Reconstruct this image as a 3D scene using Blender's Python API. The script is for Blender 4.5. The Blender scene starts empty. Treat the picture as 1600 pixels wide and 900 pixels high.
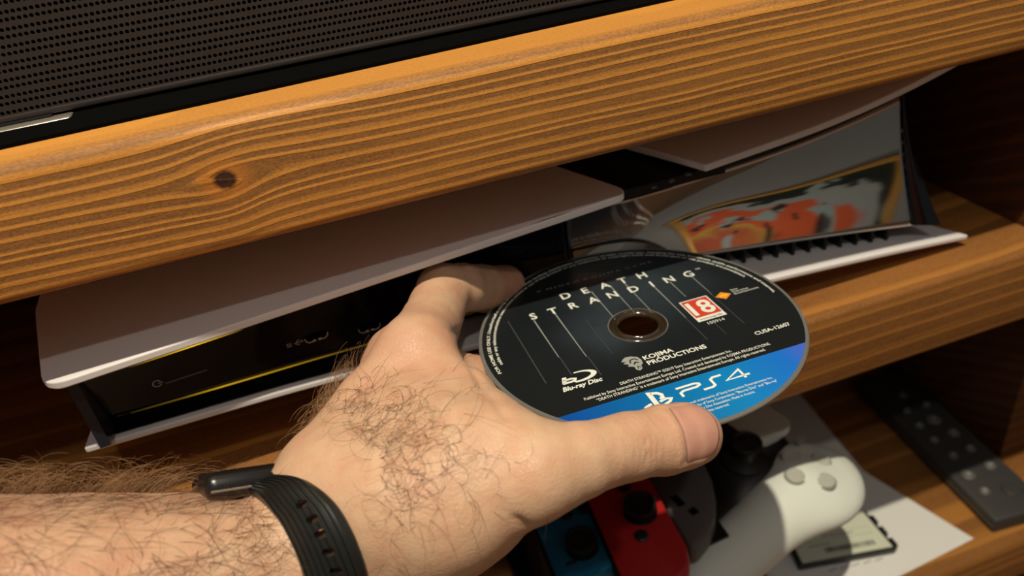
import bpy, bmesh, math, random
import numpy as np
from mathutils import Matrix, Vector
random.seed(7); rng = np.random.default_rng(7)
sc = bpy.context.scene
COL = sc.collection

# ------------------------------------------------------------------ frame
# Scene units are metres.  Sizes are written in millimetres relative to the
# photographer's eye point, which stands EYE metres above the floor.
EYE = 0.54
F = 1190.0
R = np.array([[0.94281255, -0.26483116, 0.20240789],
              [-0.30968812, -0.47137735, 0.82577034],
              [-0.12327923, -0.84122996, -0.52643555]])
def W(p):
    p = np.asarray(p, float)
    q = p * 0.001
    q[..., 2] += EYE
    return q
def ray(px, py): return R @ np.array([px - 800.0, py - 450.0, F])
def PZ(px, py, z):
    d = ray(px, py); return d * z / d[2]
def PY(px, py, y):
    d = ray(px, py); return d * y / d[1]
def CM(px, py, d): return np.array([(px - 800) * d / F, (py - 450) * d / F, d])

# ------------------------------------------------------------------ camera
cam = bpy.data.cameras.new('camera'); co = bpy.data.objects.new('camera', cam); COL.objects.link(co)
Mx = Matrix(((R[0, 0], -R[0, 1], -R[0, 2], 0), (R[1, 0], -R[1, 1], -R[1, 2], 0), (R[2, 0], -R[2, 1], -R[2, 2], EYE), (0, 0, 0, 1)))
co.matrix_world = Mx
cam.sensor_width = 36; cam.lens = 36 * F / 1600; cam.clip_start = 0.01
cam.dof.use_dof = True; cam.dof.focus_distance = 0.243; cam.dof.aperture_fstop = 10.5
sc.camera = co
# ------------------------------------------------------------------ light
world = bpy.data.worlds.new('room_air'); sc.world = world; world.use_nodes = True
bg = world.node_tree.nodes['Background']; bg.inputs[0].default_value = (1.0, 0.91, 0.88, 1); bg.inputs[1].default_value = 0.15
def lamp(name, loc, power, size, col):
    l = bpy.data.lights.new(name, 'POINT'); l.energy = power; l.shadow_soft_size = size; l.color = col
    o = bpy.data.objects.new(name, l); COL.objects.link(o); o.location = W(loc); return o
lamp('ceiling_spot', (-95, -125, 1000), 62, 0.012, (1.0, 0.88, 0.68))
lamp('ceiling_spot', (60, -570, 1000), 7, 0.02, (1.0, 0.93, 0.82))
vs = sc.view_settings
sc.display_settings.display_device = 'sRGB'
vs.view_transform = 'Standard'; vs.look = 'None'; vs.gamma = 1; vs.use_curve_mapping = False
vs.exposure = 0.0

# ------------------------------------------------------------------ helpers
def new_obj(name, me, mat=None, parent=None, smooth=False):
    o = bpy.data.objects.new(name, me); COL.objects.link(o)
    if mat is not None and not me.materials: me.materials.append(mat)
    if smooth:
        me.polygons.foreach_set('use_smooth', [True] * len(me.polygons))
    if parent is not None: attach(o, parent)
    return o
def attach(o, parent):
    o.parent = parent
    o.matrix_parent_inverse = parent_world(parent).inverted()
def parent_world(p):
    m = p.matrix_basis.copy()
    if p.parent is not None: m = parent_world(p.parent) @ p.matrix_parent_inverse @ m
    return m
def mesh_of(name, v, f, mat=None, parent=None, smooth=False, mm=True):
    me = bpy.data.meshes.new(name)
    v = np.asarray(v, float)
    if mm: v = W(v)
    me.from_pydata(v.tolist(), [], [tuple(int(i) for i in q) for q in f]); me.update()
    return new_obj(name, me, mat, parent, smooth)
def thing(name, label, cat, base, group=None):
    o = bpy.data.objects.new(name, None); COL.objects.link(o); o.location = W(base); o.empty_display_size = 0.02
    return tag(o, label, cat, group)
def tag(o, label, cat, group=None):
    o['label'] = label; o['category'] = cat
    if group: o['group'] = group
    return o
def finish(name, bm, mat, parent=None, smooth=False, frame=None):
    """bm in millimetres in its own frame -> object"""
    bmesh.ops.recalc_face_normals(bm, faces=bm.faces)
    if frame is not None: bm.transform(frame)
    bm.transform(Matrix.Translation((0, 0, EYE)) @ Matrix.Scale(0.001, 4))
    me = bpy.data.meshes.new(name); bm.to_mesh(me); bm.free()
    return new_obj(name, me, mat, parent, smooth)
def auto(o, deg=40):
    me = o.data
    me.polygons.foreach_set('use_smooth', [True] * len(me.polygons))
    me.set_sharp_from_angle(angle=math.radians(deg))
    return o
def bm_box(bm, lo, hi, bev=0.0, seg=2):
    r = bmesh.ops.create_cube(bm, size=1)
    lo = Vector(lo); hi = Vector(hi)
    bmesh.ops.scale(bm, vec=hi - lo, verts=r['verts']); bmesh.ops.translate(bm, vec=(lo + hi) / 2, verts=r['verts'])
    if bev > 0:
        es = list({e for v in r['verts'] for e in v.link_edges})
        bmesh.ops.bevel(bm, geom=es, offset=bev, segments=seg, affect='EDGES', profile=0.5)
def box(name, lo, hi, mat, parent=None, bev=0.0, seg=2, frame=None):
    bm = bmesh.new(); bm_box(bm, lo, hi, bev, seg)
    o = finish(name, bm, mat, parent, frame=frame)
    return auto(o) if bev > 0 else o
def bm_lathe(bm, prof, n=48, center=(0, 0, 0), closed=False):
    rings = []
    for r, z in prof:
        rings.append([bm.verts.new((center[0] + r * math.cos(2 * math.pi * k / n), center[1] + r * math.sin(2 * math.pi * k / n), center[2] + z)) for k in range(n)])
    m = len(rings)
    for i in range(m if closed else m - 1):
        a, b = rings[i], rings[(i + 1) % m]
        for k in range(n): bm.faces.new((a[k], a[(k + 1) % n], b[(k + 1) % n], b[k]))
    if not closed:
        bm.faces.new(rings[0]); bm.faces.new(rings[-1])
def lathe(name, prof, mat, parent=None, n=48, center=(0, 0, 0), closed=False, frame=None):
    bm = bmesh.new(); bm_lathe(bm, prof, n, center, closed)
    return auto(finish(name, bm, mat, parent, frame=frame))
def bm_prism(bm, pts, z0, z1):
    a = [bm.verts.new((p[0], p[1], z0)) for p in pts]; b = [bm.verts.new((p[0], p[1], z1)) for p in pts]
    n = len(pts)
    for i in range(n): bm.faces.new((a[i], a[(i + 1) % n], b[(i + 1) % n], b[i]))
    bm.faces.new(list(reversed(a))); bm.faces.new(b)
def rounded(w, h, r, n=6, cx=0, cy=0):
    pts = []
    for sx, sy, a0 in ((1, 1, 0), (-1, 1, 90), (-1, -1, 180), (1, -1, 270)):
        for k in range(n + 1):
            a = math.radians(a0 + 90 * k / n)
            pts.append((cx + sx * (w / 2 - r) + r * math.cos(a), cy + sy * (h / 2 - r) + r * math.sin(a)))
    return pts
def bm_stroke(bm, pts, w, z0, z1):
    """a flat ribbon of width w along a polyline, mitred"""
    P = [Vector((p[0], p[1])) for p in pts]; L = []; Rr = []
    for i, p in enumerate(P):
        if i == 0: d = (P[1] - P[0]).normalized(); n = Vector((-d.y, d.x)); s = 1
        elif i == len(P) - 1: d = (P[-1] - P[-2]).normalized(); n = Vector((-d.y, d.x)); s = 1
        else:
            d1 = (P[i] - P[i - 1]).normalized(); d2 = (P[i + 1] - P[i]).normalized()
            n1 = Vector((-d1.y, d1.x)); n2 = Vector((-d2.y, d2.x)); n = (n1 + n2)
            if n.length < 1e-6: n = n1
            n.normalize(); s = min(1.6, 1 / max(0.3, n.dot(n1)))
        L.append(p + n * (w / 2 * s)); Rr.append(p - n * (w / 2 * s))
    for i in range(len(P) - 1):
        q = [L[i], Rr[i], Rr[i + 1], L[i + 1]]
        bm_prism(bm, [(v.x, v.y) for v in q], z0, z1)
def frame_of(o, x, n):
    x = Vector(x).normalized(); n = Vector(n); n = (n - x * n.dot(x)).normalized(); y = n.cross(x)
    return Matrix(((x.x, y.x, n.x, o[0]), (x.y, y.y, n.y, o[1]), (x.z, y.z, n.z, o[2]), (0, 0, 0, 1)))
def glyphs(s, size, align='LEFT', offset=0.0, shear=0.0, depth=0.0, space=1.0):
    cu = bpy.data.curves.new('lettering', 'FONT'); cu.body = s; cu.size = size; cu.align_x = align
    cu.offset = offset; cu.shear = shear; cu.extrude = depth; cu.resolution_u = 3; cu.space_character = space
    o = bpy.data.objects.new('lettering', cu); COL.objects.link(o)
    dg = bpy.context.evaluated_depsgraph_get(); dg.update()
    me = bpy.data.meshes.new_from_object(o.evaluated_get(dg))
    v = np.array([tuple(q.co) for q in me.vertices]).reshape(-1, 3); f = [tuple(p.vertices) for p in me.polygons]
    bpy.data.objects.remove(o); bpy.data.curves.remove(cu); bpy.data.meshes.remove(me)
    return v, f
def fr_apply(M, v):
    v = np.asarray(v, float); m = np.array(M)
    return v @ m[:3, :3].T + m[:3, 3]
# ------------------------------------------------------------------ materials
def mat_new(name):
    m = bpy.data.materials.new(name); m.use_nodes = True
    return m, m.node_tree, m.node_tree.nodes['Principled BSDF']
def plain(name, col, rough=0.5, metal=0.0, spec=0.5, ior=1.5, noise=0.0, nscale=200, bump=0.0, coat=0.0, sss=0.0, trans=0.0):
    m, nt, b = mat_new(name)
    b.inputs['Base Color'].default_value = (*col, 1); b.inputs['Roughness'].default_value = rough
    b.inputs['Metallic'].default_value = metal; b.inputs['IOR'].default_value = ior
    b.inputs['Specular IOR Level'].default_value = spec; b.inputs['Coat Weight'].default_value = coat
    b.inputs['Transmission Weight'].default_value = trans
    if coat: b.inputs['Coat Roughness'].default_value = 0.05
    if sss: b.inputs['Subsurface Weight'].default_value = sss; b.inputs['Subsurface Scale'].default_value = 0.002
    tc = nt.nodes.new('ShaderNodeTexCoord'); n = nt.nodes.new('ShaderNodeTexNoise'); n.inputs['Scale'].default_value = nscale; n.inputs['Detail'].default_value = 4
    nt.links.new(tc.outputs['Object'], n.inputs['Vector'])
    if noise:
        mx = nt.nodes.new('ShaderNodeMix'); mx.data_type = 'RGBA'
        mx.inputs[6].default_value = (*[c * (1 - noise) for c in col], 1); mx.inputs[7].default_value = (*[min(1, c * (1 + noise)) for c in col], 1)
        nt.links.new(n.outputs['Fac'], mx.inputs[0]); nt.links.new(mx.outputs[2], b.inputs['Base Color'])
    if bump:
        bp = nt.nodes.new('ShaderNodeBump'); bp.inputs['Strength'].default_value = bump; bp.inputs['Distance'].default_value = 0.0004
        nt.links.new(n.outputs['Fac'], bp.inputs['Height']); nt.links.new(bp.outputs[0], b.inputs['Normal'])
    return m
class NG:
    def __init__(s, nt): s.nt = nt
    def m(s, op, a, b=None, c=None, clamp=False):
        n = s.nt.nodes.new('ShaderNodeMath'); n.operation = op; n.use_clamp = clamp
        for i, v in enumerate((a, b, c)):
            if v is None: continue
            if isinstance(v, (int, float)): n.inputs[i].default_value = v
            else: s.nt.links.new(v, n.inputs[i])
        return n.outputs[0]
    def noise(s, vec, scale, detail=3, rough=0.5):
        n = s.nt.nodes.new('ShaderNodeTexNoise'); n.inputs['Scale'].default_value = scale; n.inputs['Detail'].default_value = detail; n.inputs['Roughness'].default_value = rough
        s.nt.links.new(vec, n.inputs['Vector']); return n.outputs['Fac']
    def comb(s, x, y, z):
        n = s.nt.nodes.new('ShaderNodeCombineXYZ')
        for i, v in enumerate((x, y, z)):
            if isinstance(v, (int, float)): n.inputs[i].default_value = v
            else: s.nt.links.new(v, n.inputs[i])
        return n.outputs[0]
    def ramp(s, fac, stops, interp='LINEAR'):
        n = s.nt.nodes.new('ShaderNodeValToRGB'); n.color_ramp.interpolation = interp
        e = n.color_ramp.elements
        while len(e) < len(stops): e.new(0.5)
        for i, (p, c) in enumerate(stops): e[i].position = p; e[i].color = (*c, 1) if len(c) == 3 else c
        s.nt.links.new(fac, n.inputs[0]); return n.outputs[0]
    def mix(s, f, a, b, mode='MIX'):
        n = s.nt.nodes.new('ShaderNodeMix'); n.data_type = 'RGBA'; n.blend_type = mode
        for i, v in ((0, f), (6, a), (7, b)):
            if isinstance(v, (int, float)): n.inputs[i].default_value = v
            elif isinstance(v, tuple): n.inputs[i].default_value = (*v, 1)
            else: s.nt.links.new(v, n.inputs[i])
        return n.outputs[2]
def wood(name, light, dark, pitch=3.5, ytilt=0.22, knot=None, seed=0.0, contrast=1.0, rough=0.5):
    m, nt, b = mat_new(name); g = NG(nt)
    tc = nt.nodes.new('ShaderNodeTexCoord'); sp = nt.nodes.new('ShaderNodeSeparateXYZ'); nt.links.new(tc.outputs['Object'], sp.inputs[0])
    x = g.m('MULTIPLY', sp.outputs[0], 1000); y = g.m('MULTIPLY', sp.outputs[1], 1000); z = g.m('MULTIPLY', g.m('SUBTRACT', sp.outputs[2], EYE), 1000)
    v = g.m('ADD', z, g.m('MULTIPLY', y, ytilt))
    slow = g.noise(g.comb(g.m('MULTIPLY', x, 0.007), g.m('MULTIPLY', y, 0.02), g.m('ADD', g.m('MULTIPLY', z, 0.03), seed)), 1.0, 1)
    v = g.m('ADD', v, g.m('MULTIPLY', slow, 5.0))
    wob = g.noise(g.comb(g.m('MULTIPLY', x, 0.05), g.m('MULTIPLY', y, 0.1), g.m('MULTIPLY', z, 0.12)), 1.0, 2)
    v = g.m('ADD', v, g.m('MULTIPLY', wob, 0.55))
    if knot:
        dx = g.m('SUBTRACT', x, knot[0]); dz = g.m('SUBTRACT', z, knot[1])
        def lor(t, w): return g.m('DIVIDE', 1.0, g.m('ADD', 1.0, g.m('POWER', g.m('ABSOLUTE', g.m('DIVIDE', t, w)), 2.0)))
        e = g.m('MULTIPLY', lor(dx, 12.0), lor(dz, 10.0))
        push = g.m('MULTIPLY', g.m('TANH', g.m('DIVIDE', dz, 1.6)), g.m('MULTIPLY', e, 3.6))
        v = g.m('SUBTRACT', v, push)
        step = g.m('MULTIPLY', g.m('TANH', g.m('DIVIDE', g.m('SUBTRACT', dx, 4.0), 9.0)), g.m('MULTIPLY', lor(dz, 14.0), lor(dx, 60.0)))
        v = g.m('SUBTRACT', v, g.m('MULTIPLY', step, 2.2))
    irr = g.noise(g.comb(0.0, 0.0, g.m('ADD', g.m('MULTIPLY', v, 0.16), seed)), 1.0, 2)
    t = g.m('FRACT', g.m('ADD', g.m('DIVIDE', v, pitch), g.m('MULTIPLY', irr, 1.7)))
    band = g.ramp(t, [(0.0, (0, 0, 0)), (0.16, (0.10, 0.10, 0.10)), (0.30, (0.5, 0.5, 0.5)), (0.44, (0.95, 0.95, 0.95)), (0.75, (1, 1, 1)), (0.92, (0.9, 0.9, 0.9)), (0.96, (0.0, 0.0, 0.0)), (1.0, (0, 0, 0))])
    fibre = g.noise(g.comb(g.m('MULTIPLY', x, 0.10), g.m('MULTIPLY', y, 1.3), g.m('MULTIPLY', z, 1.3)), 1.0, 4, 0.65)
    fleck = g.noise(g.comb(g.m('MULTIPLY', x, 0.9), g.m('MULTIPLY', y, 2.2), g.m('MULTIPLY', z, 2.2)), 1.0, 3, 0.7)
    amt = g.m('MULTIPLY', band, contrast)
    if knot:   # the sawn front shows wide rings, the planed top only fine quarter grain
        amt = g.m('MULTIPLY', amt, g.m('SUBTRACT', 1.0, g.m('MULTIPLY', g.m('DIVIDE', g.m('SUBTRACT', y, 227.0), 5.0, clamp=True), 0.78)))
    amt = g.m('MULTIPLY', amt, g.m('ADD', 0.45, g.m('MULTIPLY', fibre, 1.1)), clamp=True)
    col = g.mix(amt, light, dark)
    col = g.mix(g.m('MULTIPLY', g.m('MULTIPLY', g.m('SUBTRACT', fleck, 0.40, clamp=True), g.m('ADD', 0.35, amt)), 2.6, clamp=True), col, tuple(c * 0.55 for c in dark))
    col = g.mix(g.m('MULTIPLY', g.m('SUBTRACT', g.noise(g.comb(g.m('MULTIPLY', x, 0.012), g.m('MULTIPLY', y, 0.05), g.m('MULTIPLY', z, 0.06)), 1.0, 2), 0.45, clamp=True), 0.7, clamp=True), col, tuple(c * 1.05 for c in light))
    if knot:
        rr = g.m('SQRT', g.m('ADD', g.m('POWER', g.m('ABSOLUTE', g.m('DIVIDE', dx, 4.2)), 2.0), g.m('POWER', g.m('ABSOLUTE', g.m('DIVIDE', dz, 3.7)), 2.0)))
        rr = g.m('ADD', rr, g.m('MULTIPLY', g.m('SUBTRACT', fleck, 0.5), 0.5))
        halo = g.ramp(rr, [(0.0, (1, 1, 1)), (0.35, (0.75, 0.75, 0.75)), (0.6, (0, 0, 0))])
        n2 = g.m('MULTIPLY', rr, 0.33)
        col = g.mix(g.ramp(n2, [(0.30, (0.75, 0.75, 0.75)), (0.75, (0, 0, 0))]), col, (light[0] * 0.85, light[1] * 0.72, light[2] * 0.6))
        core = g.ramp(rr, [(0.62, (1, 1, 1)), (0.95, (0, 0, 0))])
        ringk = g.m('FRACT', g.m('MULTIPLY', rr, 2.4))
        kc = g.mix(g.m('MULTIPLY', ringk, 0.5), (0.045, 0.018, 0.010), (0.10, 0.042, 0.02))
        col = g.mix(core, col, kc)
    nt.links.new(col, b.inputs['Base Color'])
    b.inputs['Roughness'].default_value = rough; b.inputs['Specular IOR Level'].default_value = 0.3
    nt.links.new(g.m('ADD', rough - 0.06, g.m('MULTIPLY', amt, 0.16)), b.inputs['Roughness'])
    bp = nt.nodes.new('ShaderNodeBump'); bp.inputs['Strength'].default_value = 0.55; bp.inputs['Distance'].default_value = 0.0006
    h = g.m('SUBTRACT', g.m('MULTIPLY', fibre, 0.5), g.m('MULTIPLY', amt, 0.5))
    nt.links.new(h, bp.inputs['Height']); nt.links.new(bp.outputs[0], b.inputs['Normal'])
    return m

KN = PY(352, 281, 226)
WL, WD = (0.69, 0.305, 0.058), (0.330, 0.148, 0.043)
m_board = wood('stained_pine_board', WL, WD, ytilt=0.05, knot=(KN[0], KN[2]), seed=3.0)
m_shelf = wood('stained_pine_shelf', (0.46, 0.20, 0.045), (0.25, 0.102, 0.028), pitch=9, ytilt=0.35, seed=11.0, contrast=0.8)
m_inner = wood('shade_darkened_pine', (0.13, 0.048, 0.014), (0.07, 0.025, 0.009), pitch=11, ytilt=0.5, seed=21.0, contrast=0.7, rough=0.55)  # same pine coloured darker, the shade of the bays put into the wood
m_white = plain('matt_white_plastic', (0.78, 0.76, 0.77), 0.55, noise=0.03, nscale=900, bump=0.05)
m_black = plain('black_plastic', (0.006, 0.006, 0.007), 0.5, spec=0.3)
m_gloss = plain('piano_black', (0.004, 0.004, 0.006), 0.08, ior=1.45, spec=0.35)
m_rubber = plain('black_rubber', (0.012, 0.013, 0.012), 0.36, noise=0.2, nscale=500, bump=0.15)
m_grille = plain('dark_grille_metal', (0.050, 0.040, 0.037), 0.5, metal=0.35, noise=0.15, nscale=300)
m_dark = plain('speaker_cloth_dark', (0.002, 0.002, 0.002), 0.95, spec=0.05)
m_chrome = plain('satin_metal_trim', (0.30, 0.27, 0.23), 0.3, metal=0.5, spec=0.8)
m_paper = plain('white_paper', (0.80, 0.80, 0.77), 0.8, noise=0.02, nscale=300)
m_ink = plain('printed_ink', (0.05, 0.05, 0.05), 0.7)

# ------------------------------------------------------------------ room
def structure(o): o['kind'] = 'structure'; return o
FLOOR = -EYE * 1000
m_floor = wood('floor_boards', (0.20, 0.11, 0.05), (0.10, 0.05, 0.025), pitch=14, ytilt=1.0, seed=5, contrast=0.6)
m_wall = plain('painted_wall', (0.34, 0.34, 0.33), 0.9, noise=0.04, nscale=60, bump=0.1)
structure(box('floor', (-3200, -2300, FLOOR - 40), (3200, 640, FLOOR), m_floor))
structure(box('wall_back', (-3200, 600, FLOOR), (3200, 640, 1900), m_wall))
structure(box('wall_front', (-3200, -2340, FLOOR), (3200, -2300, 1900), m_wall))

# unseen abstract picture added on the opposite wall to feed the console cover's reflection
YW = -2300
pic = thing('added_framed_picture', 'abstract orange, red and grey painting in a gold frame, added on the far wall for its reflection', 'picture', (1560, YW + 12, 10))
m_gold = plain('gold_frame', (0.80, 0.42, 0.08), 0.4, metal=0.3)
PX0, PX1, PZ0, PZ1 = 960, 2160, 10, 900
for a, b_ in (((PX0, PZ0), (PX1, PZ0 + 45)), ((PX0, PZ1 - 45), (PX1, PZ1)), ((PX0, PZ0 + 45), (PX0 + 45, PZ1 - 45)), ((PX1 - 45, PZ0 + 45), (PX1, PZ1 - 45))):
    box('frame_rail', (a[0], YW, a[1]), (b_[0], YW + 26, b_[1]), m_gold, pic, bev=4)
m_art, nt, b = mat_new('abstract_painting'); g = NG(nt)
tc = nt.nodes.new('ShaderNodeTexCoord'); sp = nt.nodes.new('ShaderNodeSeparateXYZ'); nt.links.new(tc.outputs['Object'], sp.inputs[0])
ax_ = g.m('DIVIDE', g.m('SUBTRACT', g.m('MULTIPLY', sp.outputs[0], 1000), PX0), PX1 - PX0); az_ = g.m('DIVIDE', g.m('SUBTRACT', g.m('MULTIPLY', g.m('SUBTRACT', sp.outputs[2], EYE), 1000), PZ0), PZ1 - PZ0)
w1 = g.noise(g.comb(g.m('MULTIPLY', ax_, 4.0), g.m('MULTIPLY', az_, 4.0), 3.1), 1.0, 3, 0.55); w2 = g.noise(g.comb(g.m('MULTIPLY', ax_, 6.0), g.m('MULTIPLY', az_, 6.0), 9.7), 1.0, 2, 0.5); w3 = g.noise(g.comb(g.m('MULTIPLY', ax_, 9.0), g.m('MULTIPLY', az_, 7.0), 5.2), 1.0, 2, 0.5)
hgt = g.m('ADD', az_, g.m('MULTIPLY', g.m('SUBTRACT', w1, 0.5), 0.45))
hgt = g.m('ADD', g.m('SUBTRACT', hgt, g.m('MULTIPLY', ax_, 0.16)), 0.06)
colp = g.ramp(hgt, [(0.0, (0.012, 0.018, 0.010)), (0.16, (0.012, 0.018, 0.010)), (0.18, (0.42, 0.44, 0.40)), (0.27, (0.40, 0.42, 0.40)), (0.29, (0.75, 0.12, 0.03)), (0.62, (0.80, 0.13, 0.03)), (0.64, (0.70, 0.40, 0.06)), (0.75, (0.55, 0.10, 0.03))], 'LINEAR')
colp = g.mix(g.ramp(w2, [(0.61, (0, 0, 0)), (0.63, (1, 1, 1))]), colp, (0.36, 0.46, 0.42))
colp = g.mix(g.ramp(w3, [(0.60, (0, 0, 0)), (0.62, (1, 1, 1))]), colp, (0.02, 0.015, 0.012))
nt.links.new(colp, b.inputs['Base Color']); b.inputs['Roughness'].default_value = 0.7
box('canvas', (PX0 + 40, YW + 2, PZ0 + 40), (PX1 - 40, YW + 12, PZ1 - 40), m_art, pic)
sl = bpy.data.lights.new('added_picture_spot', 'SPOT'); sl.energy = 33; sl.spot_size = math.radians(75); sl.spot_blend = 0.6; sl.color = (1, 0.93, 0.82); sl.shadow_soft_size = 0.03  # unseen spot, added only to brighten the mirrored picture
so_ = bpy.data.objects.new('added_picture_spot', sl); COL.objects.link(so_); so_.location = W((1560, -1500, 1350))
so_.rotation_euler = (Vector(W((1560, YW, 400))) - so_.location).to_track_quat('-Z', 'Y').to_euler()

# ------------------------------------------------------------------ cabinet
YB, ZB0, ZB1 = 226, -103.4, -63.2        # top board: front face, underside, upper face
YS, ZS0, ZS1 = 238, -257, -213           # middle shelf
ZL = -457                                # upper face of the bottom shelf
cab = thing('tv_cabinet', 'stained pine television cabinet with a knotty front board, holding the white console', 'cabinet', (0, 400, FLOOR))
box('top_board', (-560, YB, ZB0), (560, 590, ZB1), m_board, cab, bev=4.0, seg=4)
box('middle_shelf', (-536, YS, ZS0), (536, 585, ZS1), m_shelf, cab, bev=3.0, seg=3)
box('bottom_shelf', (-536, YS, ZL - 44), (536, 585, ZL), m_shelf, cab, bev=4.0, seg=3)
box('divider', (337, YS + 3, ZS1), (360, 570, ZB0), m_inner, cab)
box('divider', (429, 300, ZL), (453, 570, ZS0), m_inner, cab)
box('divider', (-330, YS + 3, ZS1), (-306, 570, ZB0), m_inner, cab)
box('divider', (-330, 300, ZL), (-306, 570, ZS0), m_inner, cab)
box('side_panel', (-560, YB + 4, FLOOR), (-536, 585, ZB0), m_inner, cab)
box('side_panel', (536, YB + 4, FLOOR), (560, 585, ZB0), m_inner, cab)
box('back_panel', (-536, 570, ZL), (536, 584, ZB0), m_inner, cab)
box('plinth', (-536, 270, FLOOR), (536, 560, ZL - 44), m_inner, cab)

# ------------------------------------------------------------------ soundbar with a real perforated grille
YG = 264
gz0 = PY(300, 131, YG)[2] + 0.3
sb = thing('soundbar', 'dark brown soundbar with a perforated grille on the cabinet top', 'speaker', (0, 300, ZB1))
def grille():
    pw, ph = 1.66, 2.3
    x0, x1, z0, z1 = -330, 205, gz0 + 1.2, gz0 + 60
    nx = int((x1 - x0) / pw); nz = int((z1 - z0) / ph)
    K = 8
    cell_o = np.array([(-.5, -.5), (0, -.5), (.5, -.5), (.5, 0), (.5, .5), (0, .5), (-.5, .5), (-.5, 0)]) * (pw, ph)
    ang = np.radians([225, 270, 315, 0, 45, 90, 135, 180])
    cell_i = np.stack([np.cos(ang), np.sin(ang)], 1) * 0.64
    V = []; Fc = []
    for j in range(nz):
        zc = z0 + (j + .5) * ph + (0.13 if j % 2 else -0.13)
        off = pw / 2 if j % 2 else 0
        for i in range(nx):
            if not visible_cell(x0 + (i + .5) * pw + off, zc): continue
            b = len(V); xc = x0 + (i + .5) * pw + off; zb = z0 + (j + .5) * ph
            for a in cell_o: V.append((xc + a[0], YG, zb + a[1]))
            for a in cell_i: V.append((xc + a[0], YG, zc + a[1]))
            for a in cell_i: V.append((xc + a[0] * .96, YG + 0.9, zc + a[1] * .96))
            for k in range(K):
                q = (k + 1) % K
                Fc.append((b + k, b + q, b + K + q, b + K + k)); Fc.append((b + K + k, b + K + q, b + 2 * K + q, b + 2 * K + k))
    return V, Fc
def visible_cell(x, z): return -200 < x < 190
V, Fc = grille()
o = mesh_of('grille', V, Fc, m_grille, sb); o['kind'] = 'stuff'
box('grille_frame', (-360, YG - 0.4, gz0 - 0.6), (215, YG + 3, gz0 + 1.3), m_grille, sb, bev=0.4)
box('housing', (-358, YG + 6, gz0), (213, 350, gz0 + 78), m_dark, sb, bev=3)
box('side_cap', (205, YG, gz0), (215, 350, gz0 + 78), m_grille, sb, bev=2)
f0 = PY(52, 192, YG + 1)
e0, e1 = PZ(0, 229, ZB1 + 1), PZ(900, 30, ZB1 + 1); sl_ = (e1[1] - e0[1]) / (e1[0] - e0[0])
slab_pts = [(-360, e0[1] + sl_ * (-360 - e0[0])), (215, e0[1] + sl_ * (215 - e0[0])), (215, 350), (-360, 350)]
box('upper_panel', (-358, YG + 0.5, gz0 + 60), (214, YG + 6, gz0 + 78), m_grille, sb)
bm = bmesh.new(); bm_prism(bm, slab_pts, ZB1, ZB1 + 1.2); finish('gap_shade_sheet', bm, m_dark, sb)  # black sheet added for the shade in the gap under the soundbar
box('foot', (-140, YG - 1.5, ZB1), (-72, YG + 40, gz0 - 0.5), m_black, sb, bev=0.3)
box('foot', (150, YG + 4, ZB1), (200, YG + 40, gz0 - 0.5), m_black, sb, bev=0.3)
bm = bmesh.new(); bm_box(bm, (-140, YG - 6.0, gz0 - 3.4), (PY(112, 182, YG - 5)[0], YG + 0.5, gz0 - 1.2), 0.9, 3)
auto(finish('foot_trim', bm, m_chrome, sb))

# ------------------------------------------------------------------ console
con = thing('game_console', 'white and glossy black game console lying flat in the cabinet bay', 'console', (90, 360, ZS1))
def ip(xs, ys, soft=26.0):
    g_ = np.arange(-260, 460, 2.0); v_ = np.interp(g_, xs, ys, left=None, right=None)
    # straight continuation at both ends, then a gentle smoothing
    v_ = np.where(g_ < xs[0], ys[0] + (g_ - xs[0]) * (ys[1] - ys[0]) / (xs[1] - xs[0]), v_); v_ = np.where(g_ > xs[-1], ys[-1] + (g_ - xs[-1]) * (ys[-1] - ys[-2]) / (xs[-1] - xs[-2]), v_)
    k_ = np.exp(-(np.arange(-30, 31) * 2.0 / soft) ** 2); k_ /= k_.sum(); w_ = np.convolve(np.pad(v_, 30, mode='edge'), k_, 'valid')
    return lambda x: np.interp(x, g_, w_)
yt = ip([-102, 114, 147, 205, 257, 300], [235, 247, 250, 250, 253, 256]); zt = ip([-102, 114, 147, 205, 257, 272, 300], [-138, -130, -128, -123.5, -115.5, -111.0, -105.0])
yl = ip([-106, -14, 182, 299], [250, 250, 252, 256]); zl = ip([-106, -14, 60, 182, 250, 299], [-176, -176, -183, -193.5, -200, -206])
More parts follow.
